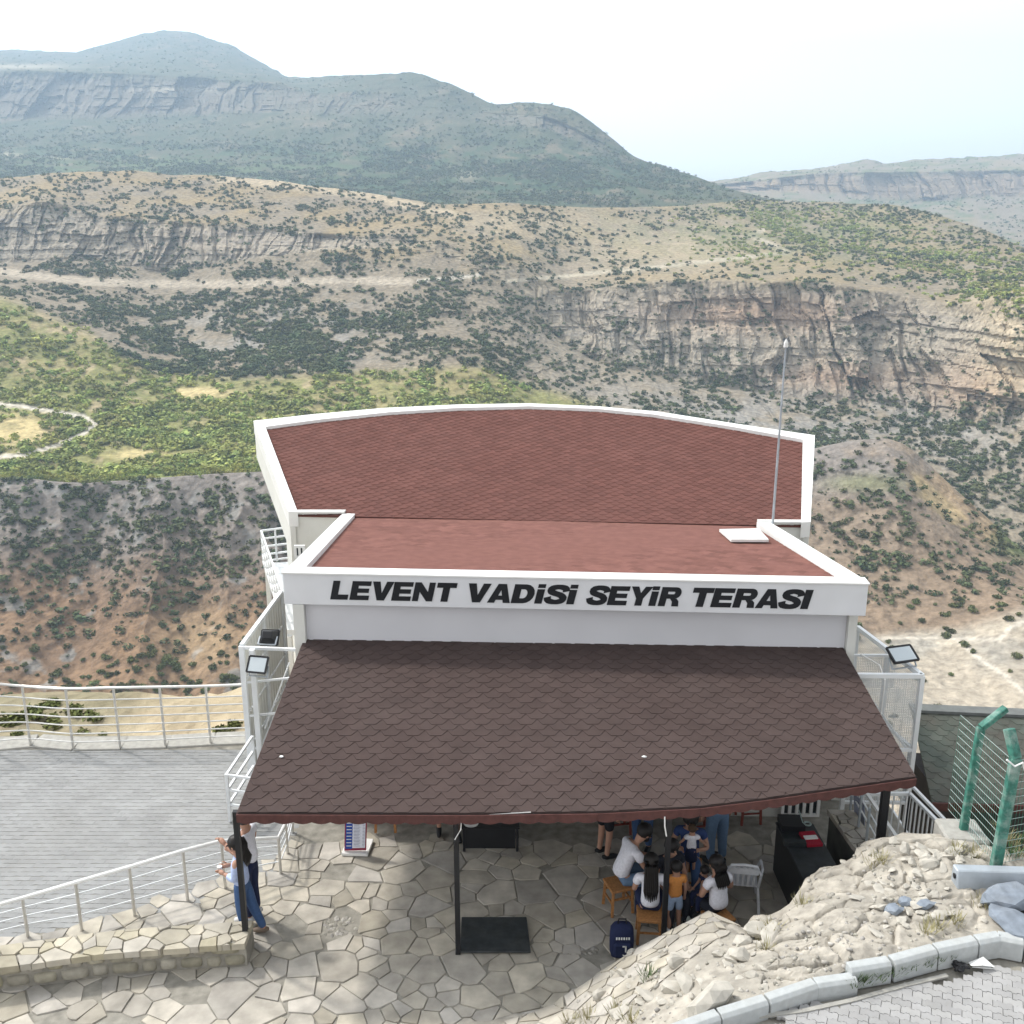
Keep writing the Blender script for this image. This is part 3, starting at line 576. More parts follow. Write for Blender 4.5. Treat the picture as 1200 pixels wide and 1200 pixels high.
# left brick-paver terrace
rows = MB()
yy = 11.6; r_ = 0
while yy < 17.75:
    x = -14 + (.1 if r_ % 2 else 0)
    while x < -3.75:
        if yy > railcurve(x) - .12 and not (x > -4.2 and yy > 15.6):
            z = .0 + rnd.uniform(-.002,.002)-.024; j = rnd.uniform(-.003,.003)
            x0, x1, y0_, y1_ = x+.001, x+.199, yy+.001, yy+.1095; o_ = .018
            p = [(x0,y0_),(x0+.06,y0_+o_*.6),(x1-.06,y0_),(x1,y0_+o_*.3),(x1,y1_),(x1-.06,y1_-o_*.3),(x0+.06,y1_+0),(x0,y1_-o_*.3)]
            n_ = 8; i = len(rows.v); rows.v += [(a, c+j, z) for a, c in p] + [(a, c+j, z-.03) for a, c in p]
            rows.f.append(tuple(range(i, i+8)))
            for k in (0,1,2,3,7): rows.f.append((i+k, i+8+k, i+8+(k+1)%8, i+(k+1)%8))
        x += .2
    yy += .11; r_ += 1
kind(rows.build('terrace_pavers', M_paver))
# low stone edging beyond the railing
b = MB(); prev = None
FR = [(-60,884),(36,874),(86,878),(141,877),(194,875),(247,872),(300,870)]
pp = [onz(x, y, 0) for x, y in FR]
for a, c in zip(pp[:-1], pp[1:]): b.bar(a + Vector((0,.22,-.05)), c + Vector((0,.22,-.05)), .5, .12)
kind(b.build('terrace_edge', M_conc, bevel=.01))

# ------------------------------------------------------------------ shingled roofs
def shingles(name, m, poly, up_hint, parent=None, wdt=.333, exp=.143, lift=.006, seed=1):
    """poly: planar convex polygon (3-D); up_hint: a vector pointing up the slope"""
    P = [Vector(p) for p in poly]; n = Vector((0,0,0)); c = sum(P, Vector())/len(P)
    for i in range(len(P)): n += (P[i]-c).cross(P[(i+1)%len(P)]-c)
    n.normalize(); n = n if n.z > 0 else -n
    v = Vector(up_hint); v = (v - n*v.dot(n)).normalized(); u = v.cross(n).normalized()
    q = [((p-c).dot(u), (p-c).dot(v)) for p in P]; x0, x1 = min(a[0] for a in q), max(a[0] for a in q); y0, y1 = min(a[1] for a in q), max(a[1] for a in q)
    mb = MB(); rn = random.Random(seed); r = -2
    while y0 + r*exp < y1:
        yb = y0 + r*exp; x = x0 - wdt + (wdt/2 if r % 2 else 0)
        while x < x1 + wdt:
            h0, l = .5*wdt/2, lift + rn.uniform(0, .0025); hw = wdt*.5-.003; jy = rn.uniform(-.004,.004)
            sh = [(-h0,0,l),(h0,0,l),(hw,exp*.95,l*.55),(hw,exp*1.9,-.003),(-hw,exp*1.9,-.003),(-hw,exp*.95,l*.55)]
            i = len(mb.v); xc = x + wdt/2
            for a, b_, h in sh: mb.v.append(tuple(c + u*(xc+a) + v*(yb+b_+jy) + n*h))
            for a, b_, h in (sh[0], sh[1], sh[2], sh[5]): mb.v.append(tuple(c + u*(xc+a) + v*(yb+b_+jy) + n*(h-(.012 if b_ == 0 else .001))))
            mb.f += [(i,i+1,i+2,i+3,i+4,i+5), (i,i+6,i+7,i+1), (i+1,i+7,i+8,i+2), (i+5,i+9,i+6,i)]
            x += wdt
        r += 1
    me = bpy.data.meshes.new(name); me.from_pydata(mb.v, [], mb.f); bm = bmesh.new(); bm.from_mesh(me)
    for i in range(len(P)):
        a, b_ = P[i], P[(i+1)%len(P)]; nn = (b_-a).cross(n).normalized()
        if (c-a).dot(nn) > 0: nn = -nn
        bmesh.ops.bisect_plane(bm, geom=bm.verts[:]+bm.edges[:]+bm.faces[:], plane_co=a, plane_no=nn, clear_outer=True)
    bm.to_mesh(me); bm.free(); me.materials.append(m); o = bpy.data.objects.new(name, me); COL.objects.link(o)
    if parent: o.parent = parent
    deck = MB(); deck.prism([p - n*.004 for p in P], -n*.03); d = deck.build('roof_deck', m, parent)
    return o, n, u, v

# ------------------------------------------------------------------ main building
bld = thing('terrace_building', 'white viewing terrace building with red shingle roofs and black lettering on its fascia', 'building')
ZF = 4.12
FLt, FRt = onz(331,672,ZF), onz(1018,685,ZF); FLb = Vector((FLt.x,FLt.y,3.57)); FRb = Vector((FRt.x,FRt.y,3.57))
fd = (FRt-FLt).normalized(); fn = Vector((fd.y,-fd.x,0))      # fn points towards the viewer
dn = math.tan(R(7.2)); pn = Vector((0, dn, 1)).normalized(); pn = Vector((pn.x,pn.y,pn.z))
FBl, FBr = onpl(403,600,FLt,pn), onpl(903,612,FLt,pn)
# front parapets
W_ = .30
inn = [FLt + fd*W_ - fn*.26, FRt - fd*W_ - fn*.26, FBr - fd*.34, FBl + fd*W_]
drop = Vector((0,0,-.10))
sh_poly = [p + drop for p in inn]
shingles('front_roof', M_red2, [onpl(0,0,p,Vector((0,0,1))) if False else p for p in sh_poly], Vector((0,-1,0)), bld, seed=4)
b = MB()
b.prism([FLt, FRt, FRt - fn*.26, FLt - fn*.26], (0,0,-.552)); 
b.build('fascia', M_wall, bld, bevel=.008)
fas = bld.children[-1]
b = MB(); b.bar(FLt + Vector((0,0,.012)) - fn*.13 - fd*.015, FRt + Vector((0,0,.012)) - fn*.13 + fd*.015, .31, .03); b.build('coping', M_white, bld, bevel=.004)
for s, (a, c) in ((1,(FLt,FBl)),(-1,(FRt,FBr))):
    a2, c2 = a - fn*.263, c; q = [a2, c2, c2 + fd*W_*s, a2 + fd*W_*s]
    b = MB(); b.prism(q, (0,0,-.6)); b.build('parapet', M_white, bld, bevel=.006)
b = MB(); b.prism([onpl(843,620,sh_poly[0]+Vector((0,0,.05)),pn), onpl(889,619,sh_poly[0]+Vector((0,0,.05)),pn), onpl(901,632,sh_poly[0]+Vector((0,0,.05)),pn), onpl(857,632,sh_poly[0]+Vector((0,0,.05)),pn)], (0,0,-.06)); b.build('roof_pad', M_white, bld, bevel=.004)
# walls below the front fascia
WY = 16.35
w1, w2 = onY(350,740,WY), onY(1001,745,WY-.3); 
b = MB(); y2 = 22.5
def wallprism(x0,x1,y0,y1,z0_,z1_): bb = MB(); bb.prism([(x0,y0,z0_),(x1,y0-.03*(x1-x0),z0_),(x1,y1,z0_),(x0,y1,z0_)], (0,0,z1_-z0_)); return bb
xl, xr = onY(359,730,WY).x, onY(985,735,WY).x
wallprism(xl, xr, WY, WY+.5, 2.2, 3.567).build('upper_wall', mat('mauve_wall', (.62,.62,.645), .5, nscale=1, namt=.04), bld)
for x0, x1 in ((onY(344,730,WY-.12).x, xl-.004), (xr+.004, onY(1003,730,WY-.3).x)):
    wallprism(x0, x1, WY-.12 - (.25 if x0 > 0 else 0), WY+1.2, -.06, 3.566).build('corner_wall', M_cream, bld)
wallprism(-3.2, 5.0, 15.7, 16.3, -.06, 2.5).build('ground_floor_wall', M_cream, bld)
def window(px0, py0, px1, py1, Y, n, parent):
    a, c = onY(px0,py1,Y), onY(px1,py0,Y); fr = MB(); wd = c.x-a.x; h = c.z-a.z
    for k in range(n+1): fr.box((a.x+wd*k/n, Y-.02, a.z+h/2), (.05,.06,h))
    for zz in (a.z, c.z): fr.box((a.x+wd/2, Y-.02, zz), (wd+.05,.062,.05))
    f = fr.build('window', M_white, parent); g = MB(); g.box((a.x+wd/2, Y, a.z+h/2), (wd-.02,.02,h-.02)); g.build('pane', M_glass, f)
window(916,905,962,954,15.42,5,bld); window(700,905,850,954,15.5,5,bld); window(470,905,640,954,15.6,5,bld)
# big fan-shaped roof
ZL = 3.36; LFl, LFr = onz(338,600,ZL), onz(950,612,ZL); ld_ = (LFr-LFl).normalized(); back = Vector((-ld_.y, ld_.x, 0)); slope = (back + Vector((0,0,math.tan(R(10))))).normalized(); ln = ld_.cross(slope).normalized()
out_px = [(297,493),(370,485),(450,478),(535,474),(620,472.5),(700,476),(770,482),(860,496),(955,510)]
OUT = [onpl(x,y,LFl,ln) for x, y in out_px]
ctr = sum(OUT, Vector())/len(OUT)*.5 + (LFl+LFr)*.25
ring_o = [LFl] + OUT + [LFr]
inn_px = [(349,600),(311,500),(375,491.5),(455,483),(535,478),(620,476),(700,479),(765,485.5),(855,499.5),(941,515),(939,612.5)]
ring_i = [onpl(x,y,LFl,ln) for x, y in inn_px]; 
sunk = -ln*.09
sp_ = [p + sunk for p in ring_i]
shingles('fan_roof', M_red, sp_, slope, bld, seed=9, wdt=.30, exp=.13, lift=.009)
for k in range(len(ring_o)-1):
    q = [ring_o[k], ring_o[k+1], ring_i[k+1], ring_i[k]]
    b = MB(); b.prism(q, (0,0,-.35)); b.build('parapet', M_white, bld)
    a, c = ring_o[k], ring_o[k+1]; b = MB(); iv = ((ctr - (a+c)/2)); iv.z = 0; iv.normalize()
    b.prism([a + iv*.02 - Vector((0,0,.352)), c + iv*.02 - Vector((0,0,.352)), c + iv*.14 - Vector((0,0,.352)), a + iv*.14 - Vector((0,0,.352))], (0,0,-.72)); b.build('fascia_panel', M_cream, bld)
for a, c in ((LFl, onz(403,600,ZL)), (onz(889,611.5,ZL), LFr)):
    b = MB(); b.bar(a + back*.06 + Vector((0,0,-.01)), c + back*.06 + Vector((0,0,-.01)), .12, .04); b.build('parapet', M_white, bld)
    b = MB(); b.prism([a + back*.05, c + back*.05, c + back*.2, a + back*.2], (0,0,-1.5)); b.build('fascia_panel', M_cream, bld)
b = MB(); a, c = onz(403,605,ZL-.1), onz(889,614,ZL-.1); b.bar(a + back*.1, c + back*.1, .16, .05); b.build('gutter', M_galv, bld)
body = MB(); bp_ = [p + (ctr-p)*.1 for p in ring_o]
body.prism([Vector((p.x,p.y,-5)) for p in bp_], (0,0,7.4)); body.build('lower_wall', M_cream, bld)
window(347,640,356,652,20.5,2,bld)
# letters
def strip(o_, i_): return [[o_[k], o_[k+1], i_[k+1], i_[k]] for k in range(len(o_)-1)]
def arc(cx, cy, rx, ry, a0, a1, n=8): return [(cx+rx*math.cos(R(a0+(a1-a0)*k/n)), cy+ry*math.sin(R(a0+(a1-a0)*k/n))) for k in range(n+1)]
def rect(x0,y0,x1,y1): return [(x0,y0),(x1,y0),(x1,y1),(x0,y1)]
def sshape():
    ctl = [(.96,.66),(.88,.83),(.55,.90),(.22,.82),(.20,.66),(.42,.555),(.70,.47),(.88,.32),(.80,.165),(.5,.10),(.17,.17),(.08,.36)]
    pts = []; c = [ctl[0]] + ctl + [ctl[-1]]
    for i in range(1, len(c)-2):
        for t in (0,.33,.66):
            q = [.5*(2*c[i][d]+(-c[i-1][d]+c[i+1][d])*t+(2*c[i-1][d]-5*c[i][d]+4*c[i+1][d]-c[i+2][d])*t*t+(-c[i-1][d]+3*c[i][d]-3*c[i+1][d]+c[i+2][d])*t**3) for d in (0,1)]; pts.append(tuple(q))
    pts.append(ctl[-1]); A, B = [], []
    for i, p in enumerate(pts):
        a, b_ = pts[max(i-1,0)], pts[min(i+1,len(pts)-1)]; dx, dy = b_[0]-a[0], b_[1]-a[1]; l = math.hypot(dx,dy); nx, ny = -dy/l, dx/l
        hw = .118 + .065*abs(nx)
        A.append((p[0]+nx*hw, p[1]+ny*hw)); B.append((p[0]-nx*hw, p[1]-ny*hw))
    return strip(A, B)
G = {'L': (1.0,[rect(0,0,.38,1), rect(.38,0,.95,.27)]), 'E': (1.08,[rect(0,0,.38,1), rect(.38,0,1.04,.24), rect(.38,.385,.98,.615), rect(.38,.76,1.04,1)]),
 'V': (1.1,[[(-.02,1),(.38,1),(.56,.38),(.56,0),(.36,0)], [(.56,.38),(.74,1),(1.14,1),(.76,0),(.56,0)]]),
 'N': (1.16,[rect(0,0,.33,1), rect(.77,0,1.10,1), [(.33,1),(.33,.50),(.77,0),(.77,.50)]]), 'T': (1.04,[rect(0,.74,1.06,1), rect(.34,0,.72,.74)]),
 'A': (1.12,[[(-.03,0),(.33,0),(.38,.16),(.55,.16),(.55,.38),(.455,.38),(.55,.68),(.55,1),(.34,1)], [(1.13,0),(.77,0),(.72,.16),(.55,.16),(.55,.38),(.645,.38),(.55,.68),(.55,1),(.76,1)]]),
 'D': (1.14,[rect(0,0,.38,1)] + strip([(.38,1)]+arc(.60,.5,.50,.5,90,-90)+[(.38,0)], [(.38,.74)]+arc(.55,.5,.18,.24,90,-90)+[(.38,.26)])),
 'i': (.46,[rect(0,0,.38,.76), rect(0,.83,.38,1.03)]), 'I': (.44,[rect(0,0,.38,1)]), 'S': (1.06, sshape()),
 'Y': (1.08,[[(-.02,1),(.38,1),(.56,.66),(.56,0),(.37,0),(.37,.38)], [(.56,.66),(.74,1),(1.14,1),(.75,.38),(.75,0),(.56,0)]]),
 'R': (1.14,[rect(0,0,.38,1)] + strip([(.38,1)]+arc(.78,.70,.32,.30,90,-90)+[(.38,.40)], [(.38,.77)]+arc(.70,.70,.06,.07,90,-90)+[(.38,.63)]) + [[(.56,.40),(.92,.40),(1.05,.28),(1.11,0),(.74,0),(.71,.24)]])}
Lw = (FRt-FLt).length; HL = .335; SHR = .24
for word, p0, p1, yb in (('LEVENT',387,539,0),('VADiSi',549,684,0),('SEYiR',693,805,0),('TERASI',813,956,0)):
    tot = sum(G[ch][0]+.05 for ch in word) - .11 + SHR; x0 = (p0-331)/687*Lw; sx = ((p1-p0)/687*Lw)/tot; x = 0
    for ch in word:
        adv, polys = G[ch]; mb = MB()
        for pl in polys:
            mb.prism([FLb + fd*(x0 + (x+qx+SHR*qy)*sx) + Vector((0,0,.105+qy*HL)) + fn*.002 for qx, qy in pl], fn*.008)
        mb.build('letter', M_letter, fas); x += adv + .05

# ------------------------------------------------------------------ canopy
can = thing('canopy', 'dark brown shingle canopy on black posts in front of the white building', 'canopy')
sl = .1228; cn = Vector((0,-sl,1)).normalized(); C1 = onz(278,950,2.33)
cpx = [(278,952),(540,953),(700,951),(820,945),(900,935),(1073,910),(985,754),(357,747)]
CP = [onpl(x,y,C1,cn) for x, y in cpx]
shingles('canopy_roof', M_canopy, CP, Vector((0,1,0)), can, lift=.010, seed=2)
b = MB()
for a, c in zip(CP[:5], CP[1:6]):
    n_ = max(1, int((c-a).length/.24)); 
    for k in range(n_):
        p, q = a + (c-a)*(k/n_), a + (c-a)*((k+1)/n_); d_ = (q-p).normalized(); nv = Vector((d_.y,-d_.x,0))
        pts = [p + Vector((0,0,-.02)), q + Vector((0,0,-.02))] + [p + (q-p)*t + Vector((0,0,-.125-.03*math.sin(math.pi*t))) for t in (1,.75,.5,.25,0)]
        b.prism([v_ + nv*.012 for v_ in pts], nv*.02)
b.build('eave_board', M_redwood, can)
b = MB()
for a, c in ((CP[0],CP[7]),(CP[5],CP[6])): b.bar(a-Vector((0,0,.1)), c-Vector((0,0,.1)), .04, .12)
for k in range(9):
    t = (k+.5)/9; b.bar(CP[0].lerp(CP[5],t)*1 + Vector((0,.35,-.10)), CP[7].lerp(CP[6],t) + Vector((0,-.05,-.10)), .06, .1)
b.build('rafter', M_redwood, can)
for px, py in ((290,1118),(537,1117),(777,1110)):
    p = onz(px,py,0); zt = C1.z + (p.y-C1.y)*sl - .08; b = MB(); b.box((p.x,p.y,zt/2), (.07,.07,zt)); b.build('post', M_black, can)
p = onY(1040,925,12.7); b = MB(); zt = C1.z+(12.7-C1.y)*sl-.08; b.box((p.x-.02,12.7,zt/2), (.10,.10,zt)); b.build('post', M_black, can)
b = MB(); c0_ = onY(541,958,11.93); b.tube([onY(622,951.5,11.93)+Vector((0,-.05,.03)), onY(575,954,11.93)+Vector((0,-.05,.03)), c0_+Vector((0,-.04,.0)), onY(540,972,11.9), onY(533,984,11.9)], .008, 6); tag(b.build('cable', M_white), 'loose white cable along the canopy edge hanging beside the middle post', 'cable')
b = MB(); b.tube([onY(779,957,11.93), onY(779,968,11.9), onY(781,980,11.9)], .009, 6); tag(b.build('cable', M_white), 'short white cable end hanging by the right middle post', 'cable')

# mast
mst = thing('mast', 'thin grey mast with a white tip standing on the front roof corner', 'mast'); mY = 21.3
ba, tp = onY(904,634,mY), onY(921,404,mY); b = MB(); b.tube([ba, Vector((ba.x*.3+tp.x*.7,mY,ba.z*.3+tp.z*.7)), tp], [.03,.022,.016], 8); b.build('pole', M_galv, mst)
b = MB(); b.tube([tp-Vector((0,0,.05)), tp+Vector((0,0,.04)), tp+Vector((0,0,.12))], [.05,.045,.01], 8); b.build('tip', M_white, mst)
b = MB(); b.box(ba + Vector((0,0,-.02)), (.25,.25,.04)); b.build('base_plate', M_galv, mst)

# ------------------------------------------------------------------ side stair cages and balcony
def rail_fence(root, pts, h, rails, r=.02, post=.025, m=M_wsteel, top=None, ctop=.03):
    pts = [Vector(p) for p in pts]; b = MB()
    for z in rails: b.tube([p + Vector((0,0,z)) for p in pts], r, 6)
    b.build('rail', m, root); b = MB(); b.tube([p + Vector((0,0,h)) for p in pts], ctop, 8); b.build('handrail', m, root)
    for p in pts: b = MB(); b.tube([p, p + Vector((0,0,h))], post, 8); b.build('post', m, root)
lc = thing('stair_cage', 'white panelled steel stair cage at the left side of the building', 'stair cage')
A, B = onY(283,757,16.6), onY(330,696,19.3); A.z = B.z = 2.65; Cc = Vector((-3.72, 16.5, 2.65)); D = Vector((-3.8, 19.3, 2.65))
for p in (A, B, Vector((Cc.x,Cc.y,2.65)), A+Vector((.22,-.15,0)), A.lerp(B,.5)): b = MB(); b.bar((p.x,p.y,-.1), p, .09); b.build('post', M_wsteel, lc)
b = MB()
b.bar(A, B, .07, .07)
for z in (2.62,): b.bar(Vector((A.x,A.y-.005,z)), Vector((Cc.x,Cc.y,z)), .05, .05)
for z in (1.95,1.3,.65): b.bar((A.x+.05,A.y,z), (Cc.x,Cc.y,z+.15), .035); b.bar((A.x,A.y,z), (B.x,B.y,z), .03)
for k in range(4): b.bar((A.x+.1+.06*k,A.y+.08,.1+.3*k), (A.x+.75,A.y+.3,1.3+.3*k), .022)
b.build('frame', M_wsteel, lc)
n_ = 16; b = MB()
for k in range(n_): p, q = A.lerp(B, (k+.06)/n_), A.lerp(B, (k+.94)/n_); b.prism([(p.x-.01,p.y,.1),(q.x-.01,q.y,.1),(q.x-.01,q.y,2.6),(p.x-.01,p.y,2.6)], (-.012,0,0))
b.build('side_panel', M_cream, lc)
b = MB(); b.prism([(A.x+.1,A.y,-.3),(A.x+1.1,A.y,-.3),(A.x+1.1,B.y,-.3),(A.x+.1,B.y,-.3)], (0,0,.2)); b.build('floor', M_wsteel, lc)
def uvsheet(name, p, q, r, s, parent, m=M_mesh):
    me = bpy.data.meshes.new(name); P4 = [Vector(v_) for v_ in (p,q,r,s)]; me.from_pydata(P4, [], [(0,1,2,3)]); uv = me.uv_layers.new()
    W, H = (P4[1]-P4[0]).length, (P4[3]-P4[0]).length
    for i, c in enumerate(((0,0),(W,0),(W,H),(0,H))): uv.data[i].uv = c
    me.materials.append(m); o = bpy.data.objects.new(name, me); COL.objects.link(o); o.parent = parent; return o
# lower left hand rails in front of the cage
hr = thing('stair_railing', 'short white stair railing at the left end of the canopy', 'railing')
h1 = onz(270,962,0); h1t = Vector((h1.x,h1.y, onY(270,908,h1.y).z)); h2 = Vector((A.x+.15, A.y-.3, 1.05)); 
b = MB()
for dz in (0,-.28,-.56): b.bar(h1t+Vector((0,0,dz)), h2+Vector((0,0,dz)), .04); b.bar(h1t+Vector((0,0,dz)), h1t+Vector((.55,-.06,dz-.05)), .035)
b.build('rail', M_wsteel, hr); b = MB(); b.bar(h1, h1t+Vector((0,0,.02)), .05); b.build('post', M_wsteel, hr)
b = MB(); b.bar((h2.x,h2.y,0), h2, .05); b.build('post', M_wsteel, hr)

def floodlight(label, loc, aim, w=.42, h=.32, parent=None, cable=True):
    t = thing('floodlight', label, 'floodlight', 'floodlights on the stair cages'); d = Vector(aim).normalized(); x = d.cross(Vector((0,0,1))).normalized(); z = x.cross(d); m3 = Matrix((x,d,z)).transposed()
    b = MB(); fr = [(-w/2,0,-h/2),(w/2,0,-h/2),(w/2,0,h/2),(-w/2,0,h/2)]; bk = [(-w*.28,-.17,-h*.25),(w*.28,-.17,-h*.25),(w*.28,-.17,h*.25),(-w*.28,-.17,h*.25)]
    vs = [Vector(loc)+m3@Vector(q) for q in fr+bk]; b.raw(vs, [(0,1,2,3)[::-1],(4,5,6,7),(0,4,5,1)[::-1],(1,5,6,2)[::-1],(2,6,7,3)[::-1],(3,7,4,0)[::-1]])
    b.build('housing', M_black, t, bevel=.008)
    b = MB()
    for q, s_ in (((0,.012,-h/2),(w,.03,.03)),((0,.012,h/2),(w,.03,.03)),((-w/2,.012,0),(.03,.03,h)),((w/2,.012,0),(.03,.03,h))): b.box(Vector(loc)+m3@Vector(q), s_, ax=m3)
    b.build('bezel', M_black, t)
    b = MB(); b.box(Vector(loc)+m3@Vector((0,.014,0)), (w*.9,.01,h*.88), ax=m3); b.build('lens', M_lens, t)
    b = MB(); s1 = Vector(loc)+m3@Vector((-w*.5,-.06,0)); s2 = Vector(loc)+m3@Vector((w*.5,-.06,0)); dd = m3@Vector((0,-.06,-h*.62)); b.bar(s1, s1+dd, .02); b.bar(s2, s2+dd, .02); b.bar(s1+dd, s2+dd, .02); b.build('bracket', M_galv, t)
    return t
floodlight('square floodlight with dark back tilted up on top of the left stair cage', onY(316,747,16.4), (.05,.75,-.62), .30,.26)
floodlight('lower floodlight with a pale glass face on the left stair cage', onY(302,779,16.3), (-.15,-.75,.6), .34,.28)
# balcony railing beyond
bal = thing('balcony', 'white railed balcony beside the left wall of the fan roof', 'balcony')
b1, b2 = onz(306,622,1.0), onz(331,694,1.0); b0 = onz(338,618,1.0); g = Vector((0,0,-1))
for z in (1.0,.75,.5,.25,.05):
    b = MB(); b.bar(Vector((b1.x,b1.y,z)), Vector((b2.x,b2.y,z)), .05); b.bar(Vector((b1.x,b1.y,z)), Vector((b0.x,b0.y,z)), .05); b.build('rail', M_wsteel, bal)
for k in range(9): p = b1.lerp(b2, k/8); b = MB(); b.bar((p.x,p.y,0), (p.x,p.y,1), .05); b.build('post', M_wsteel, bal)
for k in range(1,3): p = b1.lerp(b0, k/2); b = MB(); b.bar((p.x,p.y,0), (p.x,p.y,1), .05); b.build('post', M_wsteel, bal)
b = MB(); b.prism([(b1.x,b1.y,0),(b0.x+1.5,b0.y,0),(b2.x+1.5,b2.y,0),(b2.x,b2.y,0)], (0,0,-.15)); b.build('floor', M_wsteel, bal)
for p in (b1, b2): b = MB(); b.bar((p.x+.1,p.y,-.15), (p.x+.1,p.y,-4), .12); b.build('support_post', M_wsteel, bal)

rc = thing('stair_cage', 'mesh sided steel stair cage at the right side of the canopy', 'stair cage')
z = 2.65; a = onz(1081,792,z); c = onz(1005,735,z); e = onz(985,742,z); f = onz(1004,792,z); e = Vector((c.x-.1, c.y+.5, z)); f = Vector((a.x-1.1, a.y+.02, z))
m2 = a.lerp(c,.5)
for p in (a, c, m2, f): b = MB(); b.bar((p.x,p.y,-.3), p, .07); b.build('post', M_wsteel, rc)
b = MB()
for p, q in ((a,c),(a,f),(c,Vector((c.x-.6,c.y,z)))): b.bar(p, q, .07)
m3_ = onz(1052,768,z); b.bar(m3_, Vector((m3_.x-1.2,m3_.y,z)), .04)
for zz in (1.3,.3): b.bar((a.x,a.y,zz),(c.x,c.y,zz),.05); b.bar((a.x,a.y,zz),(f.x,f.y,zz),.05)
b.bar((a.x-.03,a.y+.05,1.2),(f.x+.1,f.y+.5,2.5),.03)
b.build('frame', M_wsteel, rc)
uvsheet('mesh_panel', (a.x,a.y,.3),(c.x,c.y,.3),(c.x,c.y,z),(a.x,a.y,z), rc)
uvsheet('mesh_panel', (a.x,a.y,.3),(f.x,f.y,.3),(f.x,f.y,z),(a.x,a.y,z), rc)
uvsheet('mesh_panel', (m3_.x-1.2,m3_.y,z-.6),(m3_.x,m3_.y,z-.6),(m3_.x,m3_.y,z),(m3_.x-1.2,m3_.y,z), rc)
b = MB(); b.tube([(a.x-.75,a.y+.8,2.68),(a.x-.6,a.y+.3,2.7),(a.x-.62,a.y-.04,2.6),(a.x-.64,a.y-.05,1.5)], .012, 6); tag(b.build('cable', M_white), 'white cable draped over the right stair cage frame', 'cable')
floodlight('floodlight with bright glass facing the sky on the right stair cage corner', onY(1057,770,15.7)+Vector((0,0,.05)), (.15,-.5,.85), .46,.30)

# ------------------------------------------------------------------ far terrace railing
tr = thing('terrace_railing', 'curved steel railing along the far edge of the paved terrace', 'railing')
base = [(-260,905),(-160,896),(-60,884),(-12,879),(36,874),(86,878),(141,877),(194,875),(247,872),(297,870)]; topp = [(-260,770),(-160,783),(-60,793),(-12,799),(34,804),(84,807),(139,806),(192,805),(247,804),(297,802)]
Bp = [onz(x,y,-.02) for x,y in base]; Tp = [onY(tx,ty,p.y) for (tx,ty),p in zip(topp,Bp)]
for p, q in zip(Bp,Tp): b = MB(); b.tube([p, Vector((p.x,p.y,q.z))], .026, 8); b.build('post', M_steel, tr)
def smooth_pts(P, k=5):
    out = []
    for i in range(len(P)-1):
        p0, p1, p2, p3 = P[max(i-1,0)], P[i], P[i+1], P[min(i+2,len(P)-1)]
        for j in range(k): t = j/k; out.append(.5*(2*p1 + (p2-p0)*t + (2*p0-5*p1+4*p2-p3)*t*t + (3*p1-p0-3*p2+p3)*t**3))
    return out + [P[-1]]
b = MB()
for k in range(1,7): b.tube(smooth_pts([Vector((p.x,p.y-.03,p.z+(q.z-p.z)*k/7.3)) for p,q in zip(Bp,Tp)]), .013, 6)
b.build('rail', M_steel, tr); b = MB(); b.tube(smooth_pts([Vector((p.x,p.y,q.z)) for p,q in zip(Bp,Tp)]), .028, 8); b.build('handrail', M_steel, tr)
# near ramp railing
rr = thing('ramp_railing', 'white railing with three thin rails between pavers and stone paving', 'railing')
bs = [(-140,1140),(-30,1112),(33,1098),(96,1090),(158,1073),(220,1055),(264,1040),(329,1023),(337,1000),(343,975)]; tp_ = [(-140,1103),(-30,1070),(30,1052.5),(92,1034),(155,1016),(217,997),(257,985.5),(324,981.5),(331,965),(337,940)]
Bp = [onz(x,y,-.01) for x,y in bs]; Tp = [onY(tx,ty,p.y) for (tx,ty),p in zip(tp_,Bp)]
for p,q in zip(Bp,Tp): b = MB(); b.tube([p, Vector((p.x,p.y,q.z))], .024, 8); b.build('post', M_steel, rr)
b = MB()
for k in (.3,.52,.74): b.tube([Vector((p.x,p.y+.03,p.z+(q.z-p.z)*k)) for p,q in zip(Bp,Tp)], .011, 6)
b.build('rail', M_wsteel, rr); b = MB(); b.tube([Vector((p.x,p.y,q.z)) for p,q in zip(Bp,Tp)], .03, 8); b.build('handrail', M_white, rr)

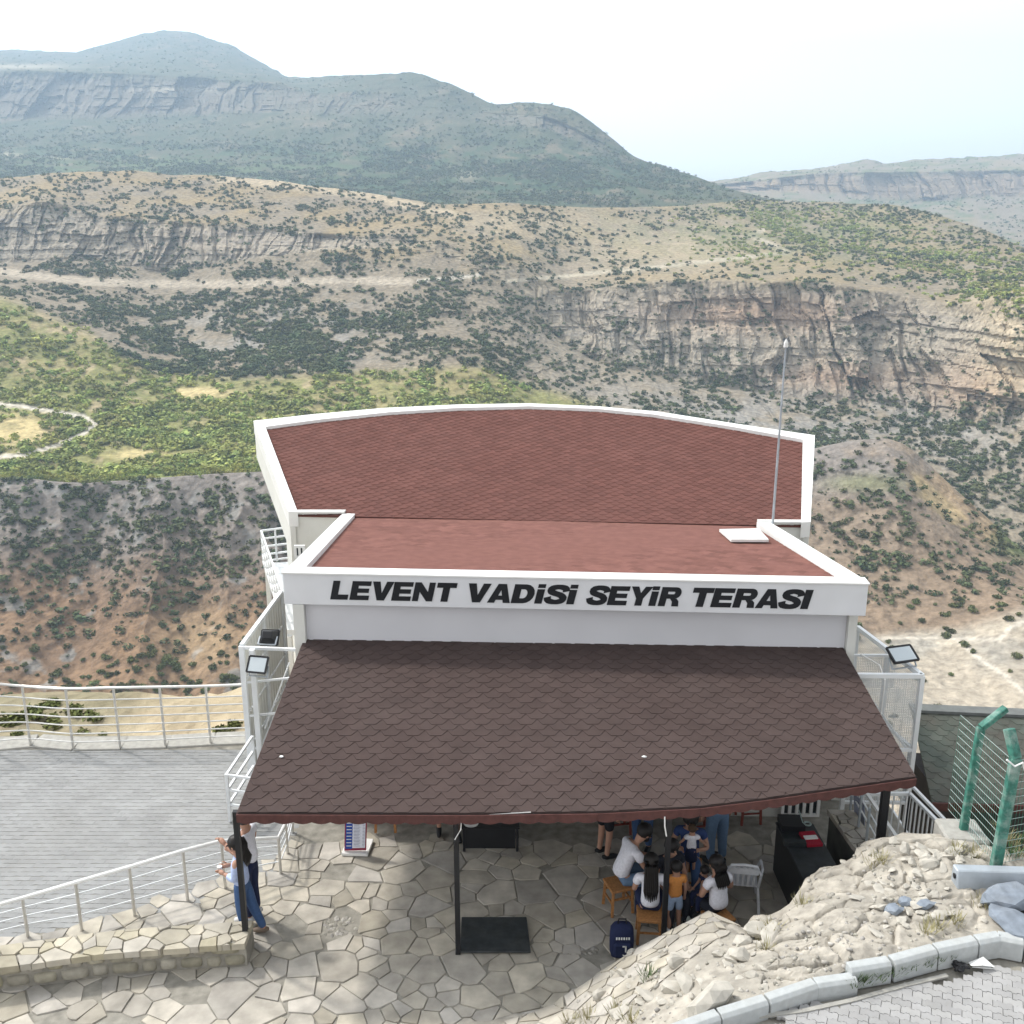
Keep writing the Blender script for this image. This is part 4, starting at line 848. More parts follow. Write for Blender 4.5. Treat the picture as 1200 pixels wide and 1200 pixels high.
# ------------------------------------------------------------------ low stone wall bottom left
lw = thing('stone_wall', 'low mortared stone wall with slab capping at the bottom left', 'wall')
WF = [onz(-140,1152,.4), onz(0,1130,.4), onz(122,1116,.4), onz(200,1109,.4), onz(287,1104,.4)]
core = MB(); stones = MB()
for a, c in zip(WF[:-1], WF[1:]):
    core.prism([(a.x,a.y+.03,-.1),(c.x,c.y+.03,-.1),(c.x,c.y+.42,-.1),(a.x,a.y+.42,-.1)], (0,0,.47))
L = 0; tot = sum((c-a).length for a,c in zip(WF[:-1],WF[1:]))
def along(s_):
    for a,c in zip(WF[:-1],WF[1:]):
        l = (c-a).length
        if s_ <= l: return a.lerp(c, s_/l), (c-a).normalized()
        s_ -= l
    return WF[-1], (WF[-1]-WF[-2]).normalized()
for r_ in range(2):
    s_ = 0
    while s_ < tot-.1:
        wd = rnd.uniform(.2,.42); hh = rnd.uniform(.165,.19); zc = .10 + r_*.19 + rnd.uniform(-.01,.01)
        p, d_ = along(s_+wd/2)
        if s_+wd < tot+.02:
            m3 = Matrix.Rotation(math.atan2(d_.y,d_.x),3,'Z'); w2, h2 = wd/2-.012, hh/2-.004; i_ = len(stones.v)
            for yy_, k_ in ((.04,1.0),(-.012,.97),(-.04,.62)):
                for a_ in range(12): t_ = 2*math.pi*a_/12; cx_, cz_ = math.cos(t_), math.sin(t_); stones.v.append(tuple(Vector((p.x,p.y+.03,zc)) + m3@Vector((math.copysign(abs(cx_)**.45,cx_)*w2*k_*rnd.uniform(.93,1.03), yy_, math.copysign(abs(cz_)**.45,cz_)*h2*k_*rnd.uniform(.93,1.03)))))
            for r2 in range(2):
                for a_ in range(12): stones.f.append((i_+r2*12+a_, i_+r2*12+(a_+1)%12, i_+(r2+1)*12+(a_+1)%12, i_+(r2+1)*12+a_))
            stones.f.append(tuple(i_+24+a_ for a_ in range(12)))
        s_ += wd+.02
st2 = MB()
for i in range(0, len(stones.v)):  # square the pebbles towards blocks
    pass
core.build('core', M_mortar, lw); stones.build('stonework', M_wallstone, lw, smooth=True)
cap = MB()
for a, c in ((WF[0],WF[2]),(WF[2],WF[4])):
    m_ = .004 if c is WF[4] else 0
    flagstones([(a.x,a.y-.03),(c.x,c.y-.03),(c.x+m_,c.y+.45),(a.x,a.y+.45)], lambda x,y: .355, .42, .010, cap, rnd, thick=.04, drop=0)
cap.build('capping', M_cap, lw)

# ------------------------------------------------------------------ rock bank
lip = [(520,1215,-.03),(600,1197,.02),(640,1187,.10),(660,1182,.18),(700,1140,.45),(745,1112,.75),(790,1088,1.0),(830,1067,1.2),(850,1076,1.15),(872,1088,1.05),(885,1076,1.2),(905,1072,1.3),(925,1058,1.4),(945,1032,1.5),(960,1018,1.55),(985,1012,1.6),(1000,1004,1.65),(1003,992,1.7),(1020,986,1.78),(1060,980,1.85),(1095,978,1.9),(1150,990,1.9),(1260,1010,1.9),(1400,1030,1.9)]
low = [(420,1300,0),(560,1275,.35),(640,1262,.7),(700,1245,1.0),(760,1222,1.4),(800,1202,1.6),(838,1184,1.74),(866,1176,1.76),(894,1167,1.78),(920,1158,1.79),(951,1148,1.8),(975,1144,1.8),(1000,1134,1.82),(1020,1130,1.84),(1039,1124,1.85),(1065,1117,1.86),(1091,1110,1.87),(1115,1105,1.87),(1139,1100,1.87),(1167,1094,1.88),(1180,1096,1.88),(1200,1100,1.88),(1280,1110,1.88),(1420,1125,1.88)]
LP = [onz(*q) for q in lip]; KP = [onz(*q) for q in low]
def dens(P, n):
    ls = [0]; 
    for a, c in zip(P[:-1],P[1:]): ls.append(ls[-1]+(c-a).length)
    return [np.array([np.interp(t, np.linspace(0,1,len(P)), [p[k] for p in P]) for k in range(3)]) for t in np.linspace(0,1,n)]
NU, NV = 640, 200; Lq, Kq = np.array(dens(LP,NU)), np.array(dens(KP,NU))
T = np.linspace(0,1,NV)[None,:,None]; B3 = Lq[:,None]*(1-T) + Kq[:,None]*T
X, Y = B3[...,0], B3[...,1]; rough = np.clip((X-.6)/1.5, .15, 1)
rg = 1-np.abs(fbm(X/1.1,Y/1.1,None,5,401))*2
hump = .16*fbm(X/1.3,Y/1.3,None,5,402) + .07*rg + .06*fbm(X/.25,Y/.25,None,4,403) + .05*(np.floor(3*fbm(X/.7+.3*fbm(X/.2,Y/.2,None,3,410),Y/.45,None,3,409))/3)
wx_, wy_ = X + .12*fbm(X/.3,Y/.3,None,3,420), Y + .12*fbm(X/.3,Y/.3,None,3,421)
f1, f2, iv = worley(wx_/.55, wy_/.38, 5); hump = hump + (iv-.5)*.20 - .10*np.clip(1-(f2-f1)*5,0,1) + .05*(wx_/.55*_h(np.floor(iv*997).astype(np.int64),0,0,1) % 1 - .5)
f1, f2, iv = worley(wx_/.17, wy_/.14, 6); hump = hump + ((iv-.5)*.045 - .02*np.clip(1-(f2-f1)*4,0,1))*sst(-.15,.25,fbm(X/.9,Y/.9,None,3,440))
f1, f2, iv = worley(X/.07, Y/.06, 7); hump = hump + (iv-.5)*.012*sst(-.1,.3,fbm(X/.8,Y/.8,None,3,441))
mx_ = np.interp(X, [-1,1,2.6,3.0,3.4,6,9], [0,.12,.15,.9,1,.8,.3]); fade = np.minimum(1, np.minimum(T[...,0]*7+.25, (1-T[...,0])*8))
B3[...,2] += hump*mx_*fade*.5 + .08*np.sin(np.pi*T[...,0])*mx_
# ragged lip
B3[:,0,1] += .10*fbm(X[:,0]/.35, X[:,0]*0, None, 3, 405)*np.clip((X[:,0]-2.7)*3,0,1)
drp = [B3[:,0] + np.array([0, .05*k+.02, 0]) for k in (1,2,3)]
for k, d_ in zip((1,2,3), drp): d_[:,2] = B3[:,0,2]*(1-k/3.) - .08*(k==3); d_[:,1] += .06*fbm(X[:,0]/.3, d_[:,2]/.3+5*k, None, 3, 406)
V = np.concatenate([np.stack(drp[::-1],1), B3], 1); nu, nv = V.shape[:2]; idx = np.arange(nu*nv).reshape(nu,nv)
Fq = np.stack([idx[:-1,:-1], idx[:-1,1:], idx[1:,1:], idx[1:,:-1]],-1).reshape(-1,4)
bank = npmesh('rock_bank', V.reshape(-1,3), Fq, M_rock, smooth=False); kind(bank)
def bankz(x, y):
    d = (B3[...,0]-x)**2 + (B3[...,1]-y)**2; k = np.unravel_index(np.argmin(d), d.shape); return B3[k][2]
def bankpt(px, py):
    d0 = None; best = None
    for z in np.arange(0, 2.4, .05):
        q = onz(px,py,z); e = abs(bankz(q.x,q.y)-z)
        if best is None or e < best[0]: best = (e, q)
    return best[1]
# flagstone cladding of the sloping wedge
b = MB(); wed = [onz(590,1199,0), onz(745,1114,.74), onz(829,1070,1.2), onz(868,1088,1.1), onz(850,1115,1.15), onz(700,1235,.7), onz(560,1235,.1)]
wp = [(p.x,p.y) for p in wed]
flagstones(wp[::-1], lambda x,y: bankz(x,y)-.035, .38, .012, b, rnd, thick=.05, keepf=lambda x,y: rnd.random() < .85)
kind(b.build('slab_cladding', M_flag))
# loose stones
def stone_mesh(seed, flat):
    r = np.random.default_rng(seed); v = IV*(1+r.uniform(-.22,.22,(len(IV),1))); 
    for _ in range(5):
        d = r.normal(size=3); d /= np.linalg.norm(d); h = r.uniform(.45,.75); s_ = v@d; v = v - np.maximum(0,s_-h)[:,None]*d
    v[:,2] *= flat; me = bpy.data.meshes.new('stone'); me.from_pydata([tuple(q) for q in v], [], [tuple(q) for q in IF]); me.materials.append(M_stone); return me
SM = [stone_mesh(k, f) for k, f in enumerate((.35,.5,.3,.7,.6,.4,.8,.28))]
SB = []
for k in range(3):
    me = stone_mesh(50+k, .6); me.materials.clear(); me.materials.append(M_bluestone); SB.append(me)
placed = []
def put_stone(px, py, s, me=None, lab='pale loose stone lying on the rocky bank', grp='loose stones on the rocky bank'):
    q = bankpt(px,py)
    if abs(bankz(q.x,q.y)-q.z) > .03: return
    o = bpy.data.objects.new('stone', me or SM[rnd.randrange(8)]); COL.objects.link(o)
    o.location = (q.x,q.y,q.z+s*.12); o.scale = (s*rnd.uniform(.9,1.5),s*rnd.uniform(.7,1),s*rnd.uniform(.7,1.1)); o.rotation_euler = (rnd.uniform(-.25,.25),rnd.uniform(-.25,.25),rnd.uniform(0,6.28)); tag(o, lab, 'stone', grp)
for _ in range(55): put_stone(rnd.gauss(1065,40), rnd.gauss(1055,20), rnd.uniform(.04,.10), SM[rnd.choice((0,2,7))])
for _ in range(60):
    t = rnd.random(); put_stone(700+190*t+rnd.gauss(0,18), 1185-75*t+rnd.gauss(0,18), rnd.choice((.04,.05,.06,.08,.13)))
for _ in range(30): put_stone(rnd.gauss(1100,30), rnd.gauss(1000,12), rnd.uniform(.05,.11))
for px,py,s in ((990,1016,.0),(832,1180,.24),(790,1160,.15),(890,1092,.24),(868,1122,.16),(905,1100,.2)):
    if s: put_stone(px,py,s, lab='larger pale boulder among the rubble of the rocky bank', grp='pale boulders on the rocky bank')
for px,py in ((1062,1060),(1075,1078),(1048,1068),(1085,1062)): put_stone(px,py,.11,SB[0],'blue grey stone among the pale rubble','blue grey stones in the rubble')
pts = []; 
for _ in range(1100):
    k = rnd.randrange(60,NU-120); j = rnd.randrange(6,NV-3); q = B3[k,j]
    if rnd.random() < .35+.65*(fbm(q[0]/.7,q[1]/.7,None,3,77) > 0): pts.append(q + np.array([rnd.uniform(-.03,.03),rnd.uniform(-.03,.03),-.012]))
pts = np.array(pts); batch('rubble', pts, rng.uniform(.008,.032,len(pts)), M_rubble, 'small rubble and chips scattered over the rocky bank')
# dry grass tufts
def tufts(name, m, centres, n, h, label, parent=None, spread=.12):
    b = MB()
    for q in centres:
        for _ in range(n):
            a, r_ = rnd.uniform(0,6.28), rnd.uniform(0,1)*spread; p = Vector(q) + Vector((math.cos(a)*r_, math.sin(a)*r_, -.01)); hh = h*rnd.uniform(.5,1.2); d_ = Vector((math.cos(a)*.5+rnd.uniform(-.3,.3), math.sin(a)*.5+rnd.uniform(-.3,.3), 1))*hh; w_ = Vector((-math.sin(a),math.cos(a),0))*.005
            b.poly([p-w_, p+w_, p+d_*.55+w_*.8, p+d_*.95, p+d_*.55-w_*.8])
    return kind(b.build(name, m), 'stuff', label)
tufts('dry_grass', M_grass, [bankpt(x,y) for x,y in ((1033,1008),(1022,1012),(890,1100),(898,1112),(906,1090),(1120,998),(1142,1004),(1180,985),(1190,990),(1150,1060),(1160,1065),(1100,1085),(1120,1080),(1085,1092),(690,1196),(720,1190),(740,1196),(670,1200),(940,1060),(1175,975),(1197,1000))], 42, .14, 'dry yellow grass tufts on the rocky bank')
tufts('weeds', M_weed, [onz(x,y,1.78) for x,y in ((1045,1138),(1055,1133),(1030,1142),(1070,1130),(1085,1126),(1100,1120),(1002,1150),(1015,1147),(1112,1116))]+[bankpt(760,1145),bankpt(1197,985),bankpt(1185,1000)], 60, .12, 'green weeds along the kerb and under the fence')

# ------------------------------------------------------------------ road, kerb
RZ = 1.70
b = MB(); b.prism([(1.2,-12,RZ-.05),(14,-12,RZ-.05),(14,10.1,RZ-.05),(5.0,9.9,RZ-.05),(3.2,9.3,RZ-.05),(1.4,8.5,RZ-.05),(.9,8.0,RZ-.05)], (0,0,-.6)); kind(b.build('road', M_mortar))
b = MB(); ang = R(-24); ca, sa = math.cos(ang), math.sin(ang); kerbline = [(onz(x,y,RZ)) for x,y in ((700,1260),(838,1200),(894,1182),(951,1164),(1000,1156),(1039,1148),(1091,1134),(1139,1122),(1200,1126),(1400,1160))]
def under(x, y): return y < np.interp(x, [p.x for p in kerbline], [p.y for p in kerbline]) - .16
S_ = [(0,0),(.03,.03),(.03,.07),(0,.10),(.0,.10),(.2,.10),(.17,.07),(.17,.03),(.2,0)]
bow = [(.0,.0),(.2,.0),(.2,.03),(.175,.05),(.2-.025,.05),(.2,.075),(.2,.1),(0,.1),(0,.075),(.025,.05),(0,.03)]
lo_ = [(0,0),(.035,0),(.05,.02),(.085,.02),(.1,0),(.135,0),(.15,.02),(.185,.02),(.2,0)]; Sx = lo_ + [(x_,y_+.1) for x_,y_ in lo_[::-1]]
for i in range(-60,60):
    for j in range(-60,60):
        u_, v_ = i*.2 + (.1 if j%2 else 0), j*.1; x, y = 5+u_*ca-v_*sa, 8+u_*sa+v_*ca
        if not (1.4 < x < 11 and 5 < y < 11) or not under(x,y) : continue
        h = rnd.uniform(-.003,.003); P8 = []
        for a_, c_ in Sx:
            a_ = a_*.97+.003; c_ = (c_-.05)*.95+.05; P8.append((x+a_*ca-c_*sa, y+a_*sa+c_*ca))
        i0 = len(b.v); n_ = len(P8); b.v += [(p[0],p[1],RZ+h) for p in P8]+[(p[0],p[1],RZ+h-.04) for p in P8]; b.f.append(tuple(range(i0,i0+n_)))
        b.f += [(i0+k,i0+n_+k,i0+n_+(k+1)%n_,i0+(k+1)%n_) for k in range(n_)]
kind(b.build('road_pavers', M_paver2))
b = MB(); ch = [onz(x,y,RZ+.004) for x,y in ((800,1225),(880,1192),(940,1185),(1000,1172),(1060,1155),(1110,1143))]
for p, q in zip(ch[:-1],ch[1:]): b.bar(p, q, .05, .02)
kind(b.build('channel_strip', M_conc))
kt = [(725,1222),(781,1201),(838,1181),(894,1164),(951,1145),(1000,1138)]; kt2 = [(990,1127),(1039,1119),(1091,1105),(1139,1095),(1168,1090),(1200,1096),(1250,1106),(1310,1118)]
kn = 0; ORD = ('first','second','third','fourth','fifth','sixth','seventh')
for run, zt in ((kt,1.86),(kt2,1.93)):
    kn = 0
    P_ = [onz(x,y,zt) for x,y in run]
    for p, q in zip(P_[:-1],P_[1:]):
        d_ = (q-p).normalized(); nv_ = Vector((d_.y,-d_.x,0)); l = (q-p).length; m3 = Matrix((d_, -nv_, Vector((0,0,1)))).transposed()
        b = MB(); hgt = .26; prof = [(0,0),(.10,0),(.14,-.035),(.15,-hgt),(0,-hgt)]
        b.prism([p + d_*.012 + nv_*a_ + Vector((0,0,c_+rnd.uniform(-.003,.003)*0)) for a_, c_ in prof], d_*(l-.024)); kn += 1; tag(b.build('kerb_stone', M_kerb, bevel=.006), ORD[kn-1] + (' concrete kerb stone from the left in the lower kerb run below the rubble' if run is kt else ' concrete kerb stone from the left in the upper kerb run beside the weeds'), 'kerb stone', 'kerb stones along the road')
# litter
b = MB(); q = onz(1150,1132,RZ+.03); b.raw([q+Vector(v_) for v_ in ((-.12,.06,.0),(.05,.08,.06),(.14,-.03,.01),(-.02,-.05,.05),(-.13,-.02,.02))], [(0,1,4),(1,2,3),(1,3,4)]); b.prism([q+Vector((-.1,0,-.02)),q+Vector((.12,-.03,-.02)),q+Vector((.03,.07,-.02))],(0,0,.012)); tag(b.build('plastic_scrap', M_white), 'torn white plastic scrap lying beside the kerb', 'litter')
b = MB(); q = onz(1128,1134,RZ+.02)
for _ in range(6): b.ell(q+Vector((rnd.uniform(-.08,.08),rnd.uniform(-.03,.03),rnd.uniform(0,.03))), (.06,.035,.03), 8, Matrix.Rotation(rnd.uniform(0,3),3,'Z'), .25)
tag(b.build('crumpled_bag', M_black), 'crumpled black bag lying beside the kerb', 'litter')

# ------------------------------------------------------------------ green fence
gf = thing('mesh_fence', 'green mesh fence with bent concrete posts standing on the rocky bank', 'fence')
def gpost(base, z0_, bend_z, arm, wd=.12):
    b = MB(); x, y = base
    prof = lambda: None
    b.bar((x,y,z0_), (x+.05,y,bend_z), wd, wd*.8); b.bar((x+.05,y,bend_z-.01), Vector((x+.05,y,bend_z-.01))+Vector(arm), wd*.98, wd*.78); b.build('post', M_green, gf, bevel=.009)
p1 = onz(1128,975,1.95); t1 = onY(1145,852,p1.y); gpost((p1.x,p1.y), 1.85, t1.z, (.33,.08,.24), .10)
p2 = onz(1166,1018,1.93); t2 = onY(1187,888,p2.y); gpost((p2.x,p2.y), 1.85, t2.z, (-.06,.14,.33), .125)
for p, w_ in ((p1,.55),(p2,.6)):
    b = MB(); b.prism([(p.x-w_*.55,p.y-.25,1.72),(p.x+w_*.45,p.y-.3,1.72),(p.x+w_*.5,p.y+.25,1.72),(p.x-w_*.5,p.y+.28,1.72)],(0,0,.28 if p is p1 else .22)); b.build('footing', M_conc, gf, bevel=.03)
pa = onz(1111,948,2.0); pa_t = onY(1130,838,pa.y).z
def meshp(a, c, zb, zt_a, zt_c, name='mesh_panel', dz=.1, dx=.05):
    b = MB(); a, c = Vector(a), Vector(c); L_ = (c-a).length; n1 = int(L_/dx); nz_ = 14
    for k in range(nz_+1):
        t = k/nz_; za, zc = zb+(zt_a-zb)*t, zb+(zt_c-zb)*t; b.tube([(a.x,a.y,za),(c.x,c.y,zc)], .004, 4, False)
    b.build('horizontal_wire', M_greywire, gf); b = MB()
    for k in range(n1+1):
        t = k/n1; q = a.lerp(c,t); b.tube([(q.x,q.y,zb),(q.x,q.y,zt_a+(zt_c-zt_a)*t)], .0022, 3, False)
    b.build('vertical_wire', M_wire, gf)
meshp((pa.x,pa.y,0),(p2.x,p2.y,0),2.0,pa_t,t2.z-.02)
meshp((p2.x,p2.y,0),(p2.x+3.2,p2.y+.9,0),2.0,t2.z-.05,t2.z-.05)
b = MB(); b.tube([Vector((p2.x-.1,p2.y-.08,t2.z+.02)),Vector((p2.x,p2.y-.1,t2.z-.06)),Vector((p2.x+.1,p2.y-.08,t2.z-.02)),Vector((p2.x+.16,p2.y-.05,t2.z-.15)),Vector((p2.x+.3,p2.y-.05,t2.z-.3))], .012, 6); b.build('knotted_rope', M_white, gf)
b = MB(); a = bankpt(1118,1036); a.z += .12; zb_ = a.z; d_ = Vector((1,-.05,.0)).normalized(); c = a + d_*2.4
b.prism([a+Vector((0,-.1,-.13)),a+Vector((0,.1,-.13)),a+Vector((0,.1,.10)),a+Vector((0,-.04,.10))], d_*2.4); tag(b.build('steel_beam', M_galv, bevel=.012), 'grey steel beam lying on the bank beside the green fence', 'beam')
b = MB(); b.ell(a+Vector((-.012,0,0)), (.012,.035,.035), 10); b.build('end_hole', M_black, bpy.data.objects['steel_beam'])
for k,(px,py,s) in enumerate(((1188,1058,.32),(1186,1084,.27),(1222,1070,.34))):
    q = bankpt(px,py); o = bpy.data.objects.new('boulder', SB[k]); COL.objects.link(o); o.location = (q.x,q.y,q.z+s*.2); o.scale = (s*1.2,s*.8,s*.7); o.rotation_euler = (0,0,k*2.)
    tag(o, ('upper blue grey boulder under the steel beam','lower blue grey boulder between steel beam and kerb','blue grey boulder at the right picture edge by the kerb')[k], 'boulder')

# ------------------------------------------------------------------ lower building at the right
lb = thing('lower_building', 'lower building with dark green shingle roof at the right behind the mesh fence', 'building')
e1, e2 = onz(1092,940,-.5), onz(1420,950,-.5); es = (Vector((0,1,math.tan(R(15))))).normalized(); en = (e2-e1).normalized().cross(es).normalized()
poly = [e1, e2, onpl(1420,848,e1,en), onpl(1068,832,e1,en)]; shingles('roof', M_green_sh, poly, es, lb, lift=.01, seed=12)
b = MB(); b.bar(poly[3]+Vector((0,.05,.02)), poly[2]+Vector((0,.05,.02)), .30, .06); b.build('ridge_cap', mat('grey_ridge',(.16,.17,.165),.9), lb)
b = MB(); b.bar(e1+Vector((0,-.02,-.08)), e2+Vector((0,-.02,-.08)), .04, .16); b.build('eave_board', M_redwood, lb)
b = MB(); b.prism([(e1.x+.3,e1.y+.5,-4),(e2.x,e2.y+.5,-4),(e2.x,e2.y+2.0,-4),(e1.x+.3,e1.y+2.0,-4)],(0,0,3.4)); b.build('wall', M_dark, lb)
# right stair walls, balustrade
sw = thing('stair_wall', 'stone capped dark side wall beside the right stairs', 'wall')
a, c = onz(971,948,.9), onz(1003,993,.9); a2, c2 = onz(1000,949,.9), onz(1017,990,.9)
b = MB(); ex = (c-a).normalized()*1.3; cc = c+ex*.6; cc2 = c2+ex*.6
b.prism([(a.x+.02,a.y,-.1),(cc.x+.02,cc.y,-.1),(cc2.x,cc2.y,-.1),(a2.x,a2.y,-.1)],(0,0,.96)); b.build('core', mat('dark_grey_wall',(.12,.12,.105),.9,nscale=4,namt=.3), sw)  # core in one mottled dark grey all over
fl_ = MB(); reg = [(a.x-.02,a.y),(cc.x-.02,cc.y),(cc2.x+.02,cc2.y),(a2.x+.02,a2.y)]
flagstones(reg, lambda x,y: .86, .33, .012, fl_, rnd, drop=0); fl_.build('capping', M_flag, sw)
sr = thing('stair_railing', 'grey railing on the stone capped wall beside the right stairs', 'railing')
rp = [Vector((a2.x-.05,a2.y,.9)), Vector((a2.x*.5+c2.x*.5-.03,(a2.y+c2.y)/2,.9)), Vector((c2.x-.03,c2.y,.9))]
for p in rp: b = MB(); b.bar(p, p+Vector((0,0,.62)), .03); b.build('post', M_galv, sr)
b = MB(); b.bar(onY(1012,925,14.2), onY(1053,985,12.95), .05); b.build('handrail', M_white, sr)
for dz in (.2,.38): b = MB(); b.bar(rp[0]+Vector((.05,.2,dz)), rp[2]+Vector((.1,-.2,dz)), .02); b.build('rail', M_wsteel, sr)
b = MB(); b.prism([onY(1000,930,14.15),onY(1013,940,14.0),onY(1013,968,14.0),onY(1001,955,14.15)],(.01,.01,0)); tag(b.build('grey_panel', mat('blue_grey_panel',(.22,.24,.30),.6)), 'blue grey panel leaning by the right stair railing', 'panel')
bl = thing('balustrade', 'white barred balustrade beyond the right post of the canopy', 'balustrade')
k1, k2, k3 = onz(1012,931,.92), onz(1066,930,.92), onz(1108,972,.92)
for p, q in ((k1,k2),(k2,k3)):
    b = MB(); b.bar(p,q,.05); b.bar(p-Vector((0,0,.85)), q-Vector((0,0,.85)), .04); b.build('rail', M_wsteel, bl)
    n_ = int((q-p).length/.11)
    for k in range(n_+1):
        r_ = p.lerp(q,k/n_); b = MB(); b.bar(r_-Vector((0,0,.85)), r_, .022); b.build('bar', M_wsteel, bl)
b = MB(); b.bar(onY(1062,914,14.9), onY(1112,966,14.0), .045); b.build('upper_rail', M_wsteel, bl)
b = MB(); b.prism([(5.3,12.4,-.4),(6.75,12.4,-.4),(6.75,16,-.4),(5.3,16,-.4)],(0,0,.2)); kind(b.build('stair_floor', M_wsteel))

# ------------------------------------------------------------------ patio furniture
ct = thing('counter', 'dark metal counter box under the right end of the canopy', 'counter')
q = [onz(909,963,.84), onz(953,965,.84), onz(981,1015,.84), onz(942,1032,.84)]
q[3] = q[3] + (q[3]-q[0]).normalized()*.35; q[2] = q[2] + (q[2]-q[1]).normalized()*.35
b = MB(); cq = sum(q,Vector())/4; b.prism([Vector((p.x+(cq.x-p.x)*.03,p.y+(cq.y-p.y)*.03,0)) for p in q], (0,0,.80)); b.build('body', M_black, ct)
b = MB(); b.prism([p - Vector((0,0,.037)) for p in q], (0,0,.037)); b.build('top', M_blackpl, ct, bevel=.004)
def item(px, py, dims, m, name, label, cat, rz=.1, z=.842):
    p = onz(px,py,z); b = MB(); b.box((p.x,p.y,z+dims[2]/2+.001), dims, rz); return tag(b.build(name, m, bevel=.004), label, cat)
M_redcase = cmat('red_case', (.35,.01,.03)); 
item(927,968,(.36,.34,.10), M_black,'display_case','black display case at the back of the dark counter','case', -.05)
item(931,990,(.33,.10,.07), M_blackpl,'tray','thin black tray in front of the display case','tray', -.05)
item(950,985,(.24,.34,.05), M_redcase,'red_case','dark red case on the dark counter','case', .12)
item(950,982,(.20,.09,.02), M_white,'paper_slip','white paper slip lying on the dark red case','paper', .1, .896)
b = MB(); p = onz(946,968,.90); b.tube([p+Vector((math.cos(t/12*6.28)*.05,math.sin(t/12*6.28)*.05,.04)) for t in range(13)], .014, 6); b.tube([p+Vector((-.05,0,0)),p+Vector((-.12,.1,.22))],.008,5); tag(b.build('tape_roll', M_greywire), 'grey tape roll beside the red case on the counter', 'tape')
# black plates
b = MB(); qq = [onz(541,1076,.02), onz(617,1076,.02), onz(622,1117,.02), onz(539,1117,.02)]; b.prism(qq,(0,0,.025)); tag(b.build('metal_plate', M_blackpl, bevel=.006), 'worn black metal plate on the patio at the foot of the middle post', 'plate')
tb = thing('black_table', 'low black table under the canopy behind the middle post', 'table')
b = MB(); qq = [onz(543,940,.42), onz(606,940,.42), onz(609,972,.42), onz(541,972,.42)]; b.prism(qq,(0,0,.03)); b.build('tabletop', M_black, tb, bevel=.004)
for p in qq: b = MB(); pc = p + (sum(qq,Vector())/4-p)*.08; b.bar((pc.x,pc.y,0),(pc.x,pc.y,.42),.04); b.build('leg', M_black, tb)
b = MB(); b.prism([(qq[0].x+.03,qq[2].y+.03,.05),(qq[1].x-.03,qq[2].y+.03,.05),(qq[1].x-.03,qq[2].y+.05,.05),(qq[0].x+.03,qq[2].y+.05,.05)],(0,0,.36)); b.build('front_panel', M_black, tb)
p = onz(552,966,.455); b = MB(); b.tube([p+Vector((0,0,-.003)),p+Vector((0,0,.004)),p+Vector((0,0,.018))],[.06,.08,.12],16); tag(b.build('plate', M_white), 'white plate on the low black table', 'plate')
# menu board
mb_ = thing('menu_board', 'blue and white menu board on a white foot beside the stone paving', 'sign'); Yb = onz(415,1000,0.02).y
b = MB(); b.prism([onz(400,1003,.0),onz(431,1004,.0),onz(438,986,.0),onz(408,984,.0)],(0,0,.05)); b.build('foot', M_white, mb_, bevel=.006)
bl_, br_, tr_, tl_ = onY(403.5,997,Yb), onY(429,996.5,Yb), onY(430,952,Yb+.1), onY(404.5,952,Yb+.1)
b = MB(); b.prism([bl_,br_,tr_,tl_],(0,.03,.0)); b.build('panel', cmat('sign_red',(.25,.03,.06)), mb_)
def onb(u_, v_, off=.004): p = bl_.lerp(br_,u_); t = tl_.lerp(tr_,u_); return p.lerp(t,v_) + Vector((0,-off,0))
b = MB(); b.poly([onb(.05,.05),onb(.36,.05),onb(.36,.97),onb(.05,.97)]); b.build('blue_field', cmat('sign_blue',(.03,.08,.35)), mb_)
b = MB(); b.poly([onb(.36,.07),onb(.95,.07),onb(.95,.97),onb(.36,.97)]); b.build('white_field', cmat('sign_white',(.7,.72,.8)), mb_)
b = MB()
for k in range(22):
    v_ = .12+k*.038; b.poly([onb(.42,v_,.006),onb(.42+rnd.uniform(.2,.34),v_,.006),onb(.7,v_+.012,.006),onb(.42,v_+.012,.006)]); b.poly([onb(.82,v_,.006),onb(.92,v_,.006),onb(.92,v_+.012,.006),onb(.82,v_+.012,.006)])
b.build('print_lines', cmat('print_grey',(.25,.27,.38)), mb_)
b = MB()
for k in range(10): v_ = .12+k*.085; b.poly([onb(.09,v_,.006),onb(.32,v_,.006),onb(.32,v_+.02,.006),onb(.09,v_+.02,.006)])
b.build('print_lines', M_white, mb_)
# stools
def stool(x, y, rz, m, label, group=None, w_=.36, h=.45):
    t = thing('stool', label, 'stool', group); m3 = Matrix.Rotation(rz,3,'Z'); o_ = Vector((x,y,0))
    b = MB(); b.box(o_+Vector((0,0,h-.02)), (w_,w_,.04), rz); b.build('seat', m, t, bevel=.008)
    for sx_ in (-1,1):
        for sy_ in (-1,1):
            b = MB(); b.bar(o_+m3@Vector((sx_*w_*.46,sy_*w_*.46,0)), o_+m3@Vector((sx_*w_*.41,sy_*w_*.41,h-.04)), .04); b.build('leg', m, t)
    b = MB()
    for s_ in (-1,1): b.bar(o_+m3@Vector((-w_*.42,s_*w_*.42,h*.45)), o_+m3@Vector((w_*.42,s_*w_*.42,h*.45)), .025); b.bar(o_+m3@Vector((s_*w_*.42,-w_*.42,h*.62)), o_+m3@Vector((s_*w_*.42,w_*.42,h*.62)), .025)
    b.build('stretcher', m, t); return t

for px, py, lb_ in ((755,888,'small white speck of litter on the middle of the brown canopy'),(330,888,'curled white scrap near the left edge of the brown canopy')):
    q = onpl(px,py,C1,cn) + cn*.02; b = MB(); b.ell(q, (.035,.022,.012), 8, None, .3); tag(b.build('scrap', M_white), lb_, 'litter')
